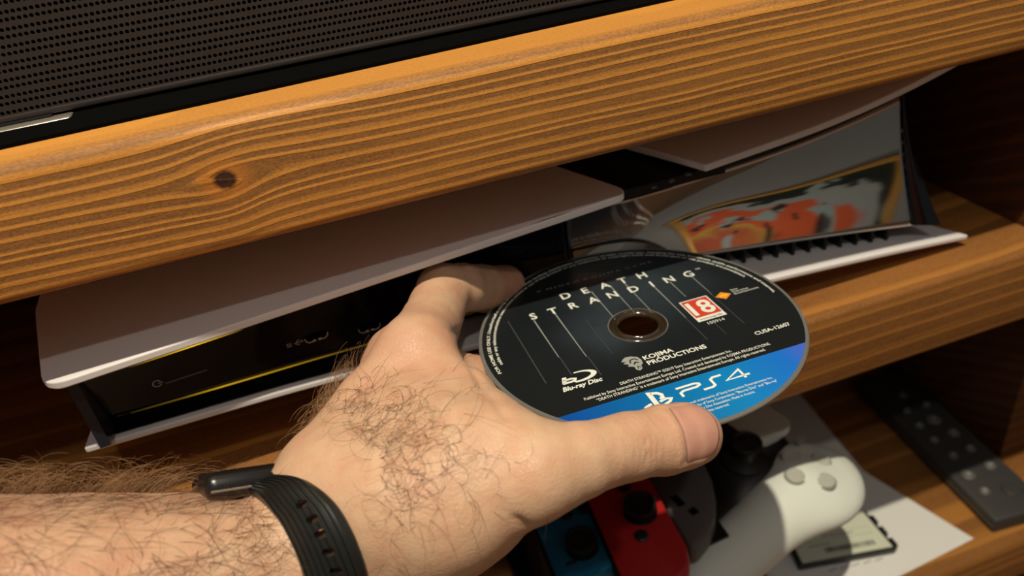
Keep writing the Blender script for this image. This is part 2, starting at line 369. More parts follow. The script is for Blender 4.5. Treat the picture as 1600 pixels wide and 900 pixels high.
def plate(name, left, right, yf, zf, back, dome, th, up, corner=8, nx=60, flare=0.0):
    """left/right: x of the side edges as functions of depth s behind the lip"""
    S = np.concatenate([[0, .6, 1.5, 3, 5, 8, 12, 18, 28], np.linspace(40, back, 12)])
    V = []
    for k in (0, 1):
        for s in S:
            cl = corner - math.sqrt(max(0, corner ** 2 - max(0, corner - s) ** 2))
            xl, xr = left(s) + cl, right(s) - (cl if corner else 0)
            for u in np.linspace(0, 1, nx):
                x = xl + (xr - xl) * u
                z = zf(x) + up * (dome * (1 - math.exp(-s / 60.0)))
                V.append((x, yf(x) + s, z - (th if k else 0) * 1.0))
    ny = len(S); Fq = []
    def id(k, j, i): return (k * ny + j) * nx + i
    for j in range(ny - 1):
        for i in range(nx - 1):
            Fq.append((id(0, j, i), id(0, j, i + 1), id(0, j + 1, i + 1), id(0, j + 1, i)))
            Fq.append((id(1, j, i), id(1, j + 1, i), id(1, j + 1, i + 1), id(1, j, i + 1)))
    for i in range(nx - 1):
        Fq.append((id(0, 0, i), id(1, 0, i), id(1, 0, i + 1), id(0, 0, i + 1)))
        Fq.append((id(0, ny - 1, i), id(0, ny - 1, i + 1), id(1, ny - 1, i + 1), id(1, ny - 1, i)))
    for j in range(ny - 1):
        Fq.append((id(0, j, 0), id(0, j + 1, 0), id(1, j + 1, 0), id(1, j, 0)))
        Fq.append((id(0, j, nx - 1), id(1, j, nx - 1), id(1, j + 1, nx - 1), id(0, j + 1, nx - 1)))
    o = mesh_of(name, V, Fq, m_white, con)
    bv = o.modifiers.new('soft_edge', 'BEVEL'); bv.width = 0.0008; bv.segments = 3; bv.limit_method = 'ANGLE'; bv.angle_limit = math.radians(40)
    return auto(o, 50)
plate('top_plate', lambda s: -102 - 0.22 * s if s < 60 else -115, lambda s: 114 - 0.42 * s if s < 150 else 51, yt, zt, 205, 3, 3.0, 1, corner=7)
plate('top_plate', lambda s: 147 - 0.42 * s if s < 150 else 84, lambda s: 286 + 0.02 * s, yt, zt, 205, 3, 3.0, 1, corner=0.6)
plate('bottom_plate', lambda s: -106.5, lambda s: 299 - 0.35 * s if s < 40 else 285, yl, zl, 190, 3, 2.8, -1, corner=3, nx=80) if False else None
def bottom_plate():
    xs = np.linspace(-106.5, 299, 90); S = [0, 1, 2.5, 5, 9, 14, 20, 30, 60, 120, 190]
    V = []; Fq = []; nx = len(xs); ny = len(S)
    for k in (0, 1):
        for s in S:
            for x in xs:
                xx = x
                if x > 270: xx = x - (x - 270) * min(1, s / 40) * 0.55
                z = zl(x) - min(s, 20) * 0.10 * np.interp(x, [-100, 150, 300], [1, 0.5, 0.2]) + (0 if k == 0 else -2.8)
                V.append((xx, yl(x) + s, max(z, ZS1 + (2.0 if k == 0 else 0.2)) if s > 25 else z))
    def id(k, j, i): return (k * ny + j) * nx + i
    for j in range(ny - 1):
        for i in range(nx - 1):
            Fq.append((id(0, j, i), id(0, j, i + 1), id(0, j + 1, i + 1), id(0, j + 1, i)))
            Fq.append((id(1, j, i), id(1, j + 1, i), id(1, j + 1, i + 1), id(1, j, i + 1)))
    for i in range(nx - 1):
        Fq.append((id(0, 0, i), id(1, 0, i), id(1, 0, i + 1), id(0, 0, i + 1)))
        Fq.append((id(0, ny - 1, i), id(0, ny - 1, i + 1), id(1, ny - 1, i + 1), id(1, ny - 1, i)))
    for j in range(ny - 1):
        Fq.append((id(0, j, 0), id(0, j + 1, 0), id(1, j + 1, 0), id(1, j, 0)))
        Fq.append((id(0, j, nx - 1), id(1, j, nx - 1), id(1, j + 1, nx - 1), id(0, j + 1, nx - 1)))
    o = mesh_of('bottom_plate', V, Fq, m_white, con)
    bv = o.modifiers.new('soft_edge', 'BEVEL'); bv.width = 0.0008; bv.segments = 3; bv.limit_method = 'ANGLE'; bv.angle_limit = math.radians(40)
    return auto(o, 50)
bottom_plate()
# glossy fascia: a swept, concave black face between the plates
foff = ip([-100, -40, 20, 110, 268], [7, 18, 30, 32.5, 26])
XE = 268
yo_ = ip([-100, -40, 20, 70, 100, 150, 200, 230, 260, 268], [4, 8, 15.5, 26, 26, 18, 13.2, 9.8, 6.8, 6.0]); zo_ = ip([-100, 0, 70, 120, 268], [3.5, 4, 10, 22, 22]); zp_ = ip([-100, 0, 60, 100, 150, 268], [7, 2.5, 2, 5, 9, 8]); sg_ = ip([-100, 60, 130, 268], [1, 2.5, 2.2, 2.2])
def fascia_pt(x, t):
    yT = yt(x) + foff(x); yB = yl(x) + yo_(x)
    zT = zt(x) - zo_(x); zB = zl(x) + zp_(x)
    sag = sg_(x)
    return (x, yT + (yB - yT) * t + sag * math.sin(math.pi * t) * (1 - 0.2 * t), zT + (zB - zT) * t)
def fascia(name, x0, x1, mat, n=70):
    xs = np.linspace(x0, x1, n); ts = np.linspace(0, 1, 22)
    V = [fascia_pt(x, t) for t in ts for x in xs]; nx = len(xs)
    Fq = [(j * nx + i, (j + 1) * nx + i, (j + 1) * nx + i + 1, j * nx + i + 1) for j in range(len(ts) - 1) for i in range(nx - 1)]
    o = mesh_of(name, V, Fq, mat, con, smooth=True)
    so = o.modifiers.new('shell', 'SOLIDIFY'); so.thickness = 0.002; so.offset = -1
    return o
m_mirror = plain('lacquered_black_panel', (0.004, 0.004, 0.005), 0.035, ior=2.9, spec=0.8)
fascia('front_fascia', -97, 96, m_gloss)
drv = fascia('drive_cover', 96.6, XE, m_mirror); drv['label'] = 'mirror-glossy black cover reflecting a framed picture'
# darker strip below the fascia with a thin rounded edge
V = []; n2 = 80
def strip_pt(x, t):
    p = fascia_pt(x, 1.0); a = np.array([x, p[1] - 0.2, p[2] - 0.2]); b_ = np.array([x, min(p[1] + 2, yl(x) + float(np.interp(x, [-97, 0, 40], [2.5, 3.0, 20]))), zl(x) + 0.6])
    return a + (b_ - a) * t
for x in np.linspace(-97, 96, n2): V += [strip_pt(x, 0), strip_pt(x, 1), strip_pt(x, 1) + (0, 6, -0.2)]
Fq = []
for i in range(n2 - 1):
    for k in range(2): Fq.append((i * 3 + k, i * 3 + k + 1, (i + 1) * 3 + k + 1, (i + 1) * 3 + k))
mesh_of('lower_strip', V, Fq, m_dark, con, smooth=True)
def led(name, x0, x1, fn, r_, stops):
    m, nt, b = mat_new('amber_light'); g = NG(nt)
    tc = nt.nodes.new('ShaderNodeTexCoord'); sp = nt.nodes.new('ShaderNodeSeparateXYZ'); nt.links.new(tc.outputs['Object'], sp.inputs[0])
    t = g.m('DIVIDE', g.m('SUBTRACT', g.m('MULTIPLY', sp.outputs[0], 1000), x0), x1 - x0)
    st = g.ramp(t, stops)
    b.inputs['Base Color'].default_value = (0.02, 0.012, 0.002, 1); b.inputs['Emission Color'].default_value = (1.0, 0.58, 0.02, 1)
    nt.links.new(st, b.inputs['Emission Strength'])
    bm = bmesh.new(); prev = None
    for x in np.linspace(x0, x1, 60):
        c = fn(x); ringv = [bm.verts.new((x, c[1] + r_ * math.cos(a), c[2] + r_ * math.sin(a))) for a in np.linspace(0, 2 * math.pi, 9)[:-1]]
        if prev:
            for k in range(8): bm.faces.new((prev[k], prev[(k + 1) % 8], ringv[(k + 1) % 8], ringv[k]))
        prev = ringv
    o = finish(name, bm, m, con, smooth=True); o['label'] = 'amber status light line'
gl = lambda v: (v, v, v)
led('status_light', -88, 60, lambda x: strip_pt(x, 0) - (0, 0.15, 0), 0.34, [(0.0, gl(0.01)), (0.12, gl(0.10)), (0.22, gl(0.50)), (0.36, gl(0.34)), (0.55, gl(0.09)), (0.8, gl(0.03)), (1.0, gl(0.01))])
led('status_light', -76, -38, lambda x: (x, yt(x) + 0.7, zt(x) - 3.1), 0.55, [(0.0, gl(0.0)), (0.3, gl(0.35)), (0.55, gl(0.8)), (0.8, gl(0.35)), (1.0, gl(0.0))])
# body core
bm = bmesh.new()
bm_box(bm, (-97, 300, -178), (266, 452, -133), 3, 2)
bm_box(bm, (60, 300, -206), (262, 445, -175), 3, 2)
finish('body', bm, m_black, con)
V = []
for x in np.linspace(-97, XE, 60):
    p = fascia_pt(x, 0.0); V += [(x, p[1], p[2]), (x, yt(x) + foff(x) - 2, zt(x) - 4), (x, 310, zt(x) - 3.5)]
Fq = []
for i in range(59):
    for k in range(2): Fq.append((i * 3 + k, i * 3 + k + 1, (i + 1) * 3 + k + 1, (i + 1) * 3 + k))
mesh_of('upper_recess', V, Fq, m_black, con)
# band between the two top plates, with its three small vents
V = [(114, 249, -133.2), (147, 252, -131.4), (84, 402, -129), (51, 400, -129), (30, 280, -140), (160, 280, -138)]
bm = bmesh.new(); bm_prism(bm, [(100, 256), (160, 256), (100, 420), (30, 420)], -137, -133.0); finish('centre_band', bm, m_black, con)
m_stud = plain('grey_stud', (0.10, 0.10, 0.09), 0.4)
for px, py in ((1021, 291), (1049, 281), (1075, 271)):
    c = PZ(px, py, -132.6)
    box('vent_stud', (c[0] - 1.1, c[1] - 1.0, -133.4), (c[0] + 1.1, c[1] + 1.0, -132.4), m_stud, con, bev=0.3)
# end cap at the left and right ends
bm = bmesh.new(); bm_prism(bm, [(-99, 244), (-95.5, 244.5), (-95.5, 440), (-99, 440)], -174, -143); finish('end_cap', bm, plain('blue_black_gloss', (0.02, 0.022, 0.035), 0.2), con)
V = []
for t in np.linspace(0, 1, 12):
    p = fascia_pt(XE, t); V += [(p[0], p[1], p[2]), (p[0] + 3 + 9 * t * t, p[1] - 5 * t, p[2] - 1), (p[0] + 6 + 7 * t * t, p[1] + 30, p[2] - 1)]
Fq = []
for i in range(11):
    for k in range(2): Fq.append((i * 3 + k, (i + 1) * 3 + k, (i + 1) * 3 + k + 1, i * 3 + k + 1))
mesh_of('end_cap', V, Fq, m_gloss, con, smooth=True)
# intake fins under the fascia
V0 = None
for x in np.arange(70, 262, 8.5):
    p = fascia_pt(x, 1.0); z0 = zl(x) - 1
    box('vent_fin', (x - 0.8, p[1] + 3, z0), (x + 0.8, p[1] + 14, p[2] + 0.5), m_black, con)
bm = bmesh.new(); bm_prism(bm, [(-90, 290), (266, 290), (262, 300), (-90, 300)], -205, -150); finish('intake_back', bm, m_dark, con)
box('foot', (-60, 300, ZS1), (-46, 330, -177), plain('clear_grey_foot', (0.25, 0.25, 0.26), 0.3), con, bev=1)
box('foot', (240, 380, ZS1), (254, 410, -205), plain('clear_grey_pad', (0.25, 0.25, 0.26), 0.3), con, bev=1)
# marks and ports on the fascia
m_mark = plain('grey_print', (0.40, 0.385, 0.38), 0.5)
m_port = plain('port_metal', (0.80, 0.76, 0.70), 0.35, metal=0.5)
def on_fascia(px, py):
    lo = None
    best = (1e9, None)
    for x in np.linspace(-97, 60, 160):
        for t in np.linspace(0.02, 0.98, 25):
            p = np.array(fascia_pt(x, t)); c = R.T @ p
            u = (800 + F * c[0] / c[2] - px) ** 2 + (450 + F * c[1] / c[2] - py) ** 2
            if u < best[0]: best = (u, (x, t))
    x, t = best[1]; p = np.array(fascia_pt(x, t)); a = np.array(fascia_pt(x + 1, t)) - p; b = p - np.array(fascia_pt(x, t + .02))
    n = np.cross(a, b); n = n / np.linalg.norm(n)
    if n[1] > 0: n = -n
    return frame_of(p + n * 0.15, a, n)
Mf = on_fascia(247, 600)
bm = bmesh.new()
bm_stroke(bm, [(1.5 * math.cos(a), 1.5 * math.sin(a)) for a in np.linspace(0.5, 2 * math.pi - 0.5, 20)], 0.45, 0, 0.06)
bm_stroke(bm, [(0.3, 0), (2.1, 0)], 0.4, 0, 0.06)
finish('power_mark', bm, m_mark, con, frame=Mf)
Mf2 = on_fascia(291, 590)
bm = bmesh.new(); bm_prism(bm, rounded(15, 0.7, 0.3), -0.1, 0.12); finish('power_button', bm, plain('dim_button', (0.10, 0.10, 0.105), 0.3), con, frame=Mf2)
for px, py in ((494, 528), (577, 512)):
    Mp = on_fascia(px, py)
    bm = bmesh.new(); bm_prism(bm, rounded(9.6, 3.4, 1.65), -0.1, 0.05)
    up = finish('usb_port', bm, m_dark, con, frame=Mp)
    bm = bmesh.new()
    bm_stroke(bm, [(-4.6, 0.4), (-4.2, -0.9), (-3.2, -1.6), (-1.6, -1.6)], 0.3, 0.05, 0.2); bm_stroke(bm, [(1.6, -1.6), (3.2, -1.6), (4.2, -0.9), (4.6, 0.4)], 0.3, 0.05, 0.2)
    for xx in (-1.1, 1.1): bm_box(bm, (xx - 0.6, -1.7, 0.05), (xx + 0.6, -1.0, 0.25))
    finish('port_rim', bm, m_port, up, frame=Mp)
Mu = on_fascia(460, 537)
bm = bmesh.new()
v, f = glyphs('SS', 2.2, 'CENTER', 0.02); v[:, 0] = v[:, 0] - 1.8; v[:, 1] -= 0.8
mesh_of('usb_mark', fr_apply(Mu, v + (0, 0, 0.05)), f, m_mark, con)
bm_stroke(bm, [(0, 0), (3.2, 0)], 0.25, 0, 0.05); bm_stroke(bm, [(0.9, 0), (1.7, 0.9), (2.6, 0.9)], 0.25, 0, 0.05); bm_stroke(bm, [(0.6, 0), (1.3, -0.9), (2.2, -0.9)], 0.25, 0, 0.05)
bm_prism(bm, [(3.0, 0.5), (3.0, -0.5), (3.9, 0)], 0, 0.05)
finish('usb_mark', bm, m_mark, con, frame=Mu)

# ------------------------------------------------------------------ disc
DC = np.array([98.2, 213.8, -167.0])
DM = frame_of(DC, (1, 0, -0.0203), (0.0203, 0.019, 1))
disc = thing('game_disc', 'black game disc with white lettering and a blue band, held between thumb and fingers', 'disc', DC)
m_poly = plain('clear_polycarbonate', (0.16, 0.16, 0.15), 0.12, ior=1.58, spec=0.6, coat=0.4)
m_hub = plain('hub_clear_bronze', (0.035, 0.025, 0.015), 0.12, ior=1.7, spec=1.0, coat=0.6)
def ring_prof(r0, r1, z0, z1, b): return [(r0, z0 + b), (r0 + b, z0), (r1 - b, z0), (r1, z0 + b), (r1, z1 - b), (r1 - b, z1), (r0 + b, z1), (r0, z1 - b)]
lathe('disc_body', ring_prof(10.6, 60, -1.2, 0.0, 0.3), m_poly, disc, 160, closed=True, frame=DM)
lathe('hub_ring', [(7.5, -1.1), (10.7, -1.2), (10.7, 0.05), (10.4, 0.3), (10.0, 0.3), (9.7, -0.25), (8.7, -0.25), (8.4, 0.25), (8.1, 0.4), (7.8, 0.3), (7.5, -0.1)], m_hub, disc, 96, closed=True, frame=DM)
m_print, nt, b = mat_new('disc_print'); g = NG(nt)
gm = nt.nodes.new('ShaderNodeTexCoord'); sp = nt.nodes.new('ShaderNodeSeparateXYZ'); nt.links.new(gm.outputs['Object'], sp.inputs[0])
X = g.m('SUBTRACT', g.m('MULTIPLY', sp.outputs[0], 1000), float(DC[0])); Y = g.m('SUBTRACT', g.m('MULTIPLY', sp.outputs[1], 1000), float(DC[1]))
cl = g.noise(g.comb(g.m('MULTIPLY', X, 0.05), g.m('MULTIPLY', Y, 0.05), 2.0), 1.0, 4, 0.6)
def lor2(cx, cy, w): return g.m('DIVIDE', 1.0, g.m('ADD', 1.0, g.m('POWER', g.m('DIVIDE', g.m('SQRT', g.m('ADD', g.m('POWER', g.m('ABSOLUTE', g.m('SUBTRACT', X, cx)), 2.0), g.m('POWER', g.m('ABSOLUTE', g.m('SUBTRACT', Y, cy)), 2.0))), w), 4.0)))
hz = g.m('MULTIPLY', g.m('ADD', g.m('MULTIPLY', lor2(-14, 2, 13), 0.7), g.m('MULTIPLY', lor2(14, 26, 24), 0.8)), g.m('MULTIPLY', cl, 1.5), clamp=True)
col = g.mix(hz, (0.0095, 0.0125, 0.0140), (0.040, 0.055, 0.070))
spk = g.m('GREATER_THAN', g.noise(gm.outputs['Object'], 900, 2), 0.75)
col = g.mix(g.m('MULTIPLY', spk, 0.5), col, (0.05, 0.055, 0.06))
nt.links.new(col, b.inputs['Base Color']); b.inputs['Roughness'].default_value = 0.28; b.inputs['IOR'].default_value = 1.45
m_blue, nt, b = mat_new('blue_print_with_sheen'); g = NG(nt)
gm = nt.nodes.new('ShaderNodeTexCoord'); sp = nt.nodes.new('ShaderNodeSeparateXYZ'); nt.links.new(gm.outputs['Object'], sp.inputs[0])
X = g.m('SUBTRACT', g.m('MULTIPLY', sp.outputs[0], 1000), float(DC[0]))
tt = g.m('ADD', g.m('DIVIDE', X, 100.0), 0.5)
col = g.ramp(tt, [(0.05, (0.002, 0.07, 0.38)), (0.35, (0.002, 0.15, 0.42)), (0.62, (0.003, 0.22, 0.56)), (0.85, (0.010, 0.16, 0.66)), (0.98, (0.08, 0.12, 0.66))])  # blue print with its iridescent sheen put into the colour
nt.links.new(col, b.inputs['Base Color']); b.inputs['Roughness'].default_value = 0.3
m_wprint = plain('white_print', (0.80, 0.84, 0.76), 0.5)
m_gprint = plain('grey_print_line', (0.30, 0.32, 0.30), 0.5)
m_fprint = plain('faint_print_line', (0.055, 0.06, 0.06), 0.5)
def circ(r, a0, a1, n): return [(r * math.cos(a), r * math.sin(a)) for a in np.linspace(a0, a1, n)]
# black print ring above the band line, blue segment below it
YBAND = -36.3; RP = 58.6
aB = math.asin(YBAND / RP)
def annulus_above():
    bm = bmesh.new()
    n = 200
    outer = [bm.verts.new((x, y, 0.02)) for x, y in circ(RP, aB, math.pi - aB, n)]
    # inner ring sampled so that quads stay tidy, the chord closed below
    inner = [bm.verts.new((x, y, 0.02)) for x, y in circ(11.2, aB, math.pi - aB, n)]
    for i in range(n - 1): bm.faces.new((inner[i], outer[i], outer[i + 1], inner[i + 1]))
    lo = [bm.verts.new((x, y, 0.02)) for x, y in circ(11.2, math.pi - aB, 2 * math.pi + aB, 40)]
    chord = [bm.verts.new((x, YBAND, 0.02)) for x in np.linspace(outer[-1].co.x, outer[0].co.x, 40)]
    for i in range(39): bm.faces.new((lo[i], chord[i], chord[i + 1], lo[i + 1]))
    bmesh.ops.remove_doubles(bm, verts=bm.verts, dist=0.001)
    return bm
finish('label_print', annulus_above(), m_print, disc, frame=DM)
bm = bmesh.new(); bm.faces.new([bm.verts.new((x, y, 0.02)) for x, y in circ(RP, math.pi - aB, 2 * math.pi + aB, 90)])
finish('blue_band', bm, m_blue, disc, frame=DM)
def dtext(name, s, x, y, size, mat, align='LEFT', off=0.0, shear=0.0, sx=1.0, fit=None, z=0.05, parent=disc, space=1.0):
    v, f = glyphs(s, size, align, off, shear, space=space)
    if not len(v): return None
    if fit:
        w = v[:, 0].max() - v[:, 0].min(); v[:, 0] = (v[:, 0] - v[:, 0].min()) * fit / w
        if align == 'CENTER': v[:, 0] -= fit / 2
    v[:, 0] = v[:, 0] * sx + x; v[:, 1] += y; v[:, 2] = z
    return mesh_of(name, fr_apply(DM, v), f, mat, parent)
def join_text(name, items, mat, z=0.05):
    VV = []; FF = []
    for (s, x, y, size, kw) in items:
        v, f = glyphs(s, size, kw.get('align', 'LEFT'), kw.get('off', 0), kw.get('shear', 0))
        fit = kw.get('fit')
        if fit:
            w = v[:, 0].max() - v[:, 0].min(); v[:, 0] = (v[:, 0] - v[:, 0].min()) * fit / w
            if kw.get('align') == 'CENTER': v[:, 0] -= fit / 2
        v[:, 0] += x; v[:, 1] += y; v[:, 2] = z
        n0 = len(VV); VV += v.tolist(); FF += [tuple(i + n0 for i in q) for q in f]
    return mesh_of(name, fr_apply(DM, VV), FF, mat, disc)
cap = 4.3 / 0.70
tl = [(c, x, y - 2.1, cap, dict(align='CENTER', off=0.11)) for c, x, y in
      (('D', -16.5, 32), ('E', -8, 32), ('A', 0.7, 32), ('T', 8.8, 32), ('H', 17.4, 32),
       ('S', -33.2, 23.8), ('T', -25, 23.8), ('R', -16.6, 23.8), ('A', -7.8, 23.8), ('N', 0.5, 23.8), ('D', 9.6, 23.8), ('I', 17.8, 23.8), ('N', 25.6, 23.8), ('G', 34.4, 23.8))]
tl.append(('TM', 38.6, 25.2, 1.6, {}))
join_text('title_lettering', tl, m_wprint)
for x, y0, y1, w in ((-33.9, 21, -6, .55), (-24.9, 22, -10, .55), (-5.9, 30, 7, .45), (2.6, 30, 8.5, .45), (8.6, 31, 6.3, .45), (17.8, 22, -4, .5), (25.0, 22, 9, .4), (34.6, 22, 6, .35)):
    bm = bmesh.new(); bm_prism(bm, [(x - w / 2, y0), (x - w * .25, y1), (x + w * .25, y1), (x + w / 2, y0)], 0.03, 0.045)
    finish('title_streak', bm, m_gprint, disc, frame=DM)
for x, y0, y1, w in ((-33.6, -6, -17.5, .35), (-24.5, -10, -22, .35), (17.6, -4, -20, .35), (-43.2, 25, -18, .4), (34.4, 6, -17, .3), (-16, 12, -12, .25), (25.2, -11, -20, .25)):
    bm = bmesh.new(); bm_prism(bm, [(x - w / 2, y0), (x - w / 2, y1), (x + w / 2, y1), (x + w / 2, y0)], 0.03, 0.045)
    finish('faint_streak', bm, m_fprint, disc, frame=DM)
join_text('director_line', [('A  H I D E O  K O J I M A  G A M E', 0, 39.8, 1.9, dict(align='CENTER', fit=52))], m_gprint)
# age rating
m_red = plain('red_print', (0.62, 0.055, 0.03), 0.45); m_orange = plain('orange_print', (0.85, 0.30, 0.03), 0.45)
bm = bmesh.new(); bm_prism(bm, [(20.4, -8.9), (32.2, -8.9), (32.2, 6.2), (20.4, 6.2)], 0.02, 0.05); rate = finish('age_rating', bm, m_wprint, disc, frame=DM)
bm = bmesh.new(); bm_prism(bm, [(20.9, -6.2), (31.7, -6.2), (31.7, 5.7), (20.9, 5.7)], 0.05, 0.06); finish('red_field', bm, m_red, rate, frame=DM)
dtext('numeral', '18', 26.3, -4.6, 12.6, m_wprint, 'CENTER', 0.28, fit=9.4, z=0.08, parent=rate)
dtext('rating_web', 'www.pegi.info', 26.3, -8.2, 1.7, m_ink, 'CENTER', 0.02, fit=9.5, z=0.08, parent=rate)
join_text('small_print', [
    ('105914', 26.3, -11.8, 2.3, dict(align='CENTER', fit=6.8)),
    ('CUSA-12607', 34.0, -25.2, 2.7, dict(off=0.05, fit=14.2)),
    ('Sony', 42.2, 4.6, 1.6, {}), ('Interactive', 42.2, 3.1, 1.6, {}), ('Entertainment', 42.2, 1.6, 1.6, dict(fit=10.6)),
    ('DEATH STRANDING\u2122 \u00a92019 Sony Interactive Entertainment Inc.', 0.2, -29.9, 2.0, dict(align='CENTER', fit=42, off=0.01)),
    ('Published by Sony Interactive Entertainment Europe Ltd. Created and developed by KOJIMA PRODUCTIONS.', 0.2, -32.2, 2.0, dict(align='CENTER', fit=70, off=0.01)),
    ('\u201cDEATH STRANDING\u201d is a trademark of Sony Interactive Entertainment Europe. All rights reserved.', 0.2, -34.4, 2.0, dict(align='CENTER', fit=63, off=0.01)),
    ('\u201cPS\u201d and \u201cPS4\u201d are registered trademarks of Sony Interactive Entertainment Inc.', 25, -48.4, 1.7, dict(fit=47)) if False else
    ('registered trademarks of Sony Interactive Entertainment Inc.', -8.5, -48.4, 1.7, dict(fit=33.5)),
    ('are trademarks of Sony Corporation. "Blu-ray Disc" and "Blu-ray"', -10.5, -50.3, 1.7, dict(fit=36)),
    ('of the Blu-ray Disc Association. Made in Austria.', -9, -52.2, 1.7, dict(fit=25)),
    ('All rights reserved.', -5, -54.1, 1.7, dict(fit=10.5))], m_wprint)
bm = bmesh.new(); bm_prism(bm, [(34.6, 3.4), (38.2, 5.6), (41.2, 2.9), (37.6, 0.4)], 0.02, 0.05); em = finish('publisher_emblem', bm, m_orange, disc, frame=DM)
bm = bmesh.new(); bm_stroke(bm, [(36.2, 2.4), (37.8, 3.6), (38.2, 2.4), (39.8, 3.4)], 0.7, 0.05, 0.06); finish('emblem_stroke', bm, plain('yellow_print', (0.95, 0.55, 0.05), 0.45), em, frame=DM)
# studio emblem and name
bm = bmesh.new()
bm_prism(bm, [(-14.6, -17.6), (-13.2, -16.6), (-11.0, -16.9), (-9.1, -18.2), (-8.5, -20.2), (-9.0, -22.4), (-10.0, -23.0), (-10.3, -24.8), (-11.6, -25.6), (-12.6, -24.6), (-12.5, -22.8), (-14.4, -21.8), (-13.6, -20.9), (-15.2, -19.8), (-13.8, -19.0), (-15.4, -18.6)], 0.02, 0.05)
se = finish('studio_emblem', bm, plain('emblem_grey', (0.34, 0.36, 0.33), 0.5), disc, frame=DM)
bm = bmesh.new(); bm_stroke(bm, [(-12.9, -20.6), (-12.2, -18.8), (-10.6, -18.6), (-9.7, -19.8)], 0.5, 0.05, 0.06); bm_stroke(bm, [(-12.0, -21.6), (-11.0, -20.6), (-10.0, -21.4)], 0.6, 0.05, 0.06); bm_stroke(bm, [(-11.7, -24.4), (-11.2, -22.9), (-10.6, -24.2)], 0.4, 0.05, 0.06)
finish('emblem_line', bm, m_print, se, frame=DM)
join_text('studio_name', [('KOJIMA', -7.6, -20.9, 3.2, dict(fit=11.4, off=0.07)), ('PRODUCTIONS', -7.6, -24.1, 3.2, dict(fit=22.6, off=0.07))], m_wprint)
# disc format mark: a b inside an ellipse swoosh
bm = bmesh.new()
E0 = [(-31.6 + 6.4 * math.cos(a), -19.4 + 2.9 * math.sin(a)) for a in np.linspace(-1.9, 1.75, 26)]
E1 = [(-32.4 + 5.2 * math.cos(a), -19.2 + 2.15 * math.sin(a)) for a in np.linspace(-2.0, 1.6, 26)]
for i in range(25): bm_prism(bm, [E0[i], E0[i + 1], E1[i + 1], E1[i]], 0.02, 0.05)
bm_prism(bm, [(-38.4, -21.0), (-36.8, -21.0), (-35.8, -17.8), (-37.4, -17.8)], 0.02, 0.05)
bm_stroke(bm, [(-37.6, -19.4), (-34.6, -19.4), (-33.2, -19.9), (-33.6, -20.7), (-35.0, -21.0), (-38.2, -21.0)], 0.9, 0.02, 0.05)
finish('format_mark', bm, m_wprint, disc, frame=DM)
join_text('format_name', [('Blu-ray Disc', -39.6, -25.0, 3.1, dict(fit=14.6, off=0.09, shear=0.3))], m_wprint)
# band marks
bm = bmesh.new()
bm_stroke(bm, [(-5.8, -39.7), (0.9, -39.7), (2.3, -40.3), (2.3, -41.0), (0.9, -41.6), (-4.0, -41.6), (-5.3, -42.3), (-5.3, -44.3)], 0.95, 0.02, 0.05)
bm_stroke(bm, [(2.2, -43.9), (5.6, -43.9), (6.7, -43.3), (6.7, -40.2), (7.8, -39.5), (11.0, -39.5)], 0.95, 0.02, 0.05)
bm_stroke(bm, [(19.8, -42.9), (11.2, -42.9), (17.6, -39.4), (17.6, -44.2)], 0.95, 0.02, 0.05)
finish('band_lettering', bm, m_wprint, disc, frame=DM)
bm = bmesh.new()
bm_prism(bm, [(-15.6, -37.2), (-13.9, -37.6), (-13.9, -46.6), (-15.6, -46.0)], 0.02, 0.05)
bm_stroke(bm, [(-14.4, -38.2), (-12.2, -38.9), (-11.2, -40.2), (-11.5, -41.8), (-12.6, -42.0)], 1.3, 0.02, 0.05)
bm_stroke(bm, [(-16.2, -43.0), (-18.6, -43.9), (-18.2, -45.2), (-16.2, -45.0)], 1.0, 0.02, 0.05)
bm_stroke(bm, [(-13.3, -43.2), (-10.8, -42.6), (-9.2, -43.2), (-10.2, -44.3), (-13.3, -45.4)], 1.0, 0.02, 0.05)
finish('band_emblem', bm, m_wprint, disc, frame=DM)
# legal text running round the rim
def rim_text(name, s, r, size, a_start, a_end, mat, off=0.02):
    v, f = glyphs(s, size, 'LEFT', off)
    w = v[:, 0].max(); a = a_start + (a_end - a_start) * v[:, 0] / w; rr = r + v[:, 1]
    v = np.stack([rr * np.cos(a), rr * np.sin(a), np.full(len(a), 0.05)], 1)
    return mesh_of(name, fr_apply(DM, v), f, mat, disc)
D_ = math.radians
rim_text('rim_text', 'FOR HOME USE ONLY. Unauthorised copying, adaptation, rental, lending, distribution, extraction, re-sale, arcade use, charging for use, broadcast, public performance and internet,', 55.6, 1.75, D_(186), D_(-4), m_wprint, 0.03)
rim_text('rim_text', 'cable or any telecommunications transmission, access or use of this product or any trademark or copyright work that forms part of this product are prohibited.', 53.4, 1.75, D_(181), D_(12), m_wprint, 0.03)

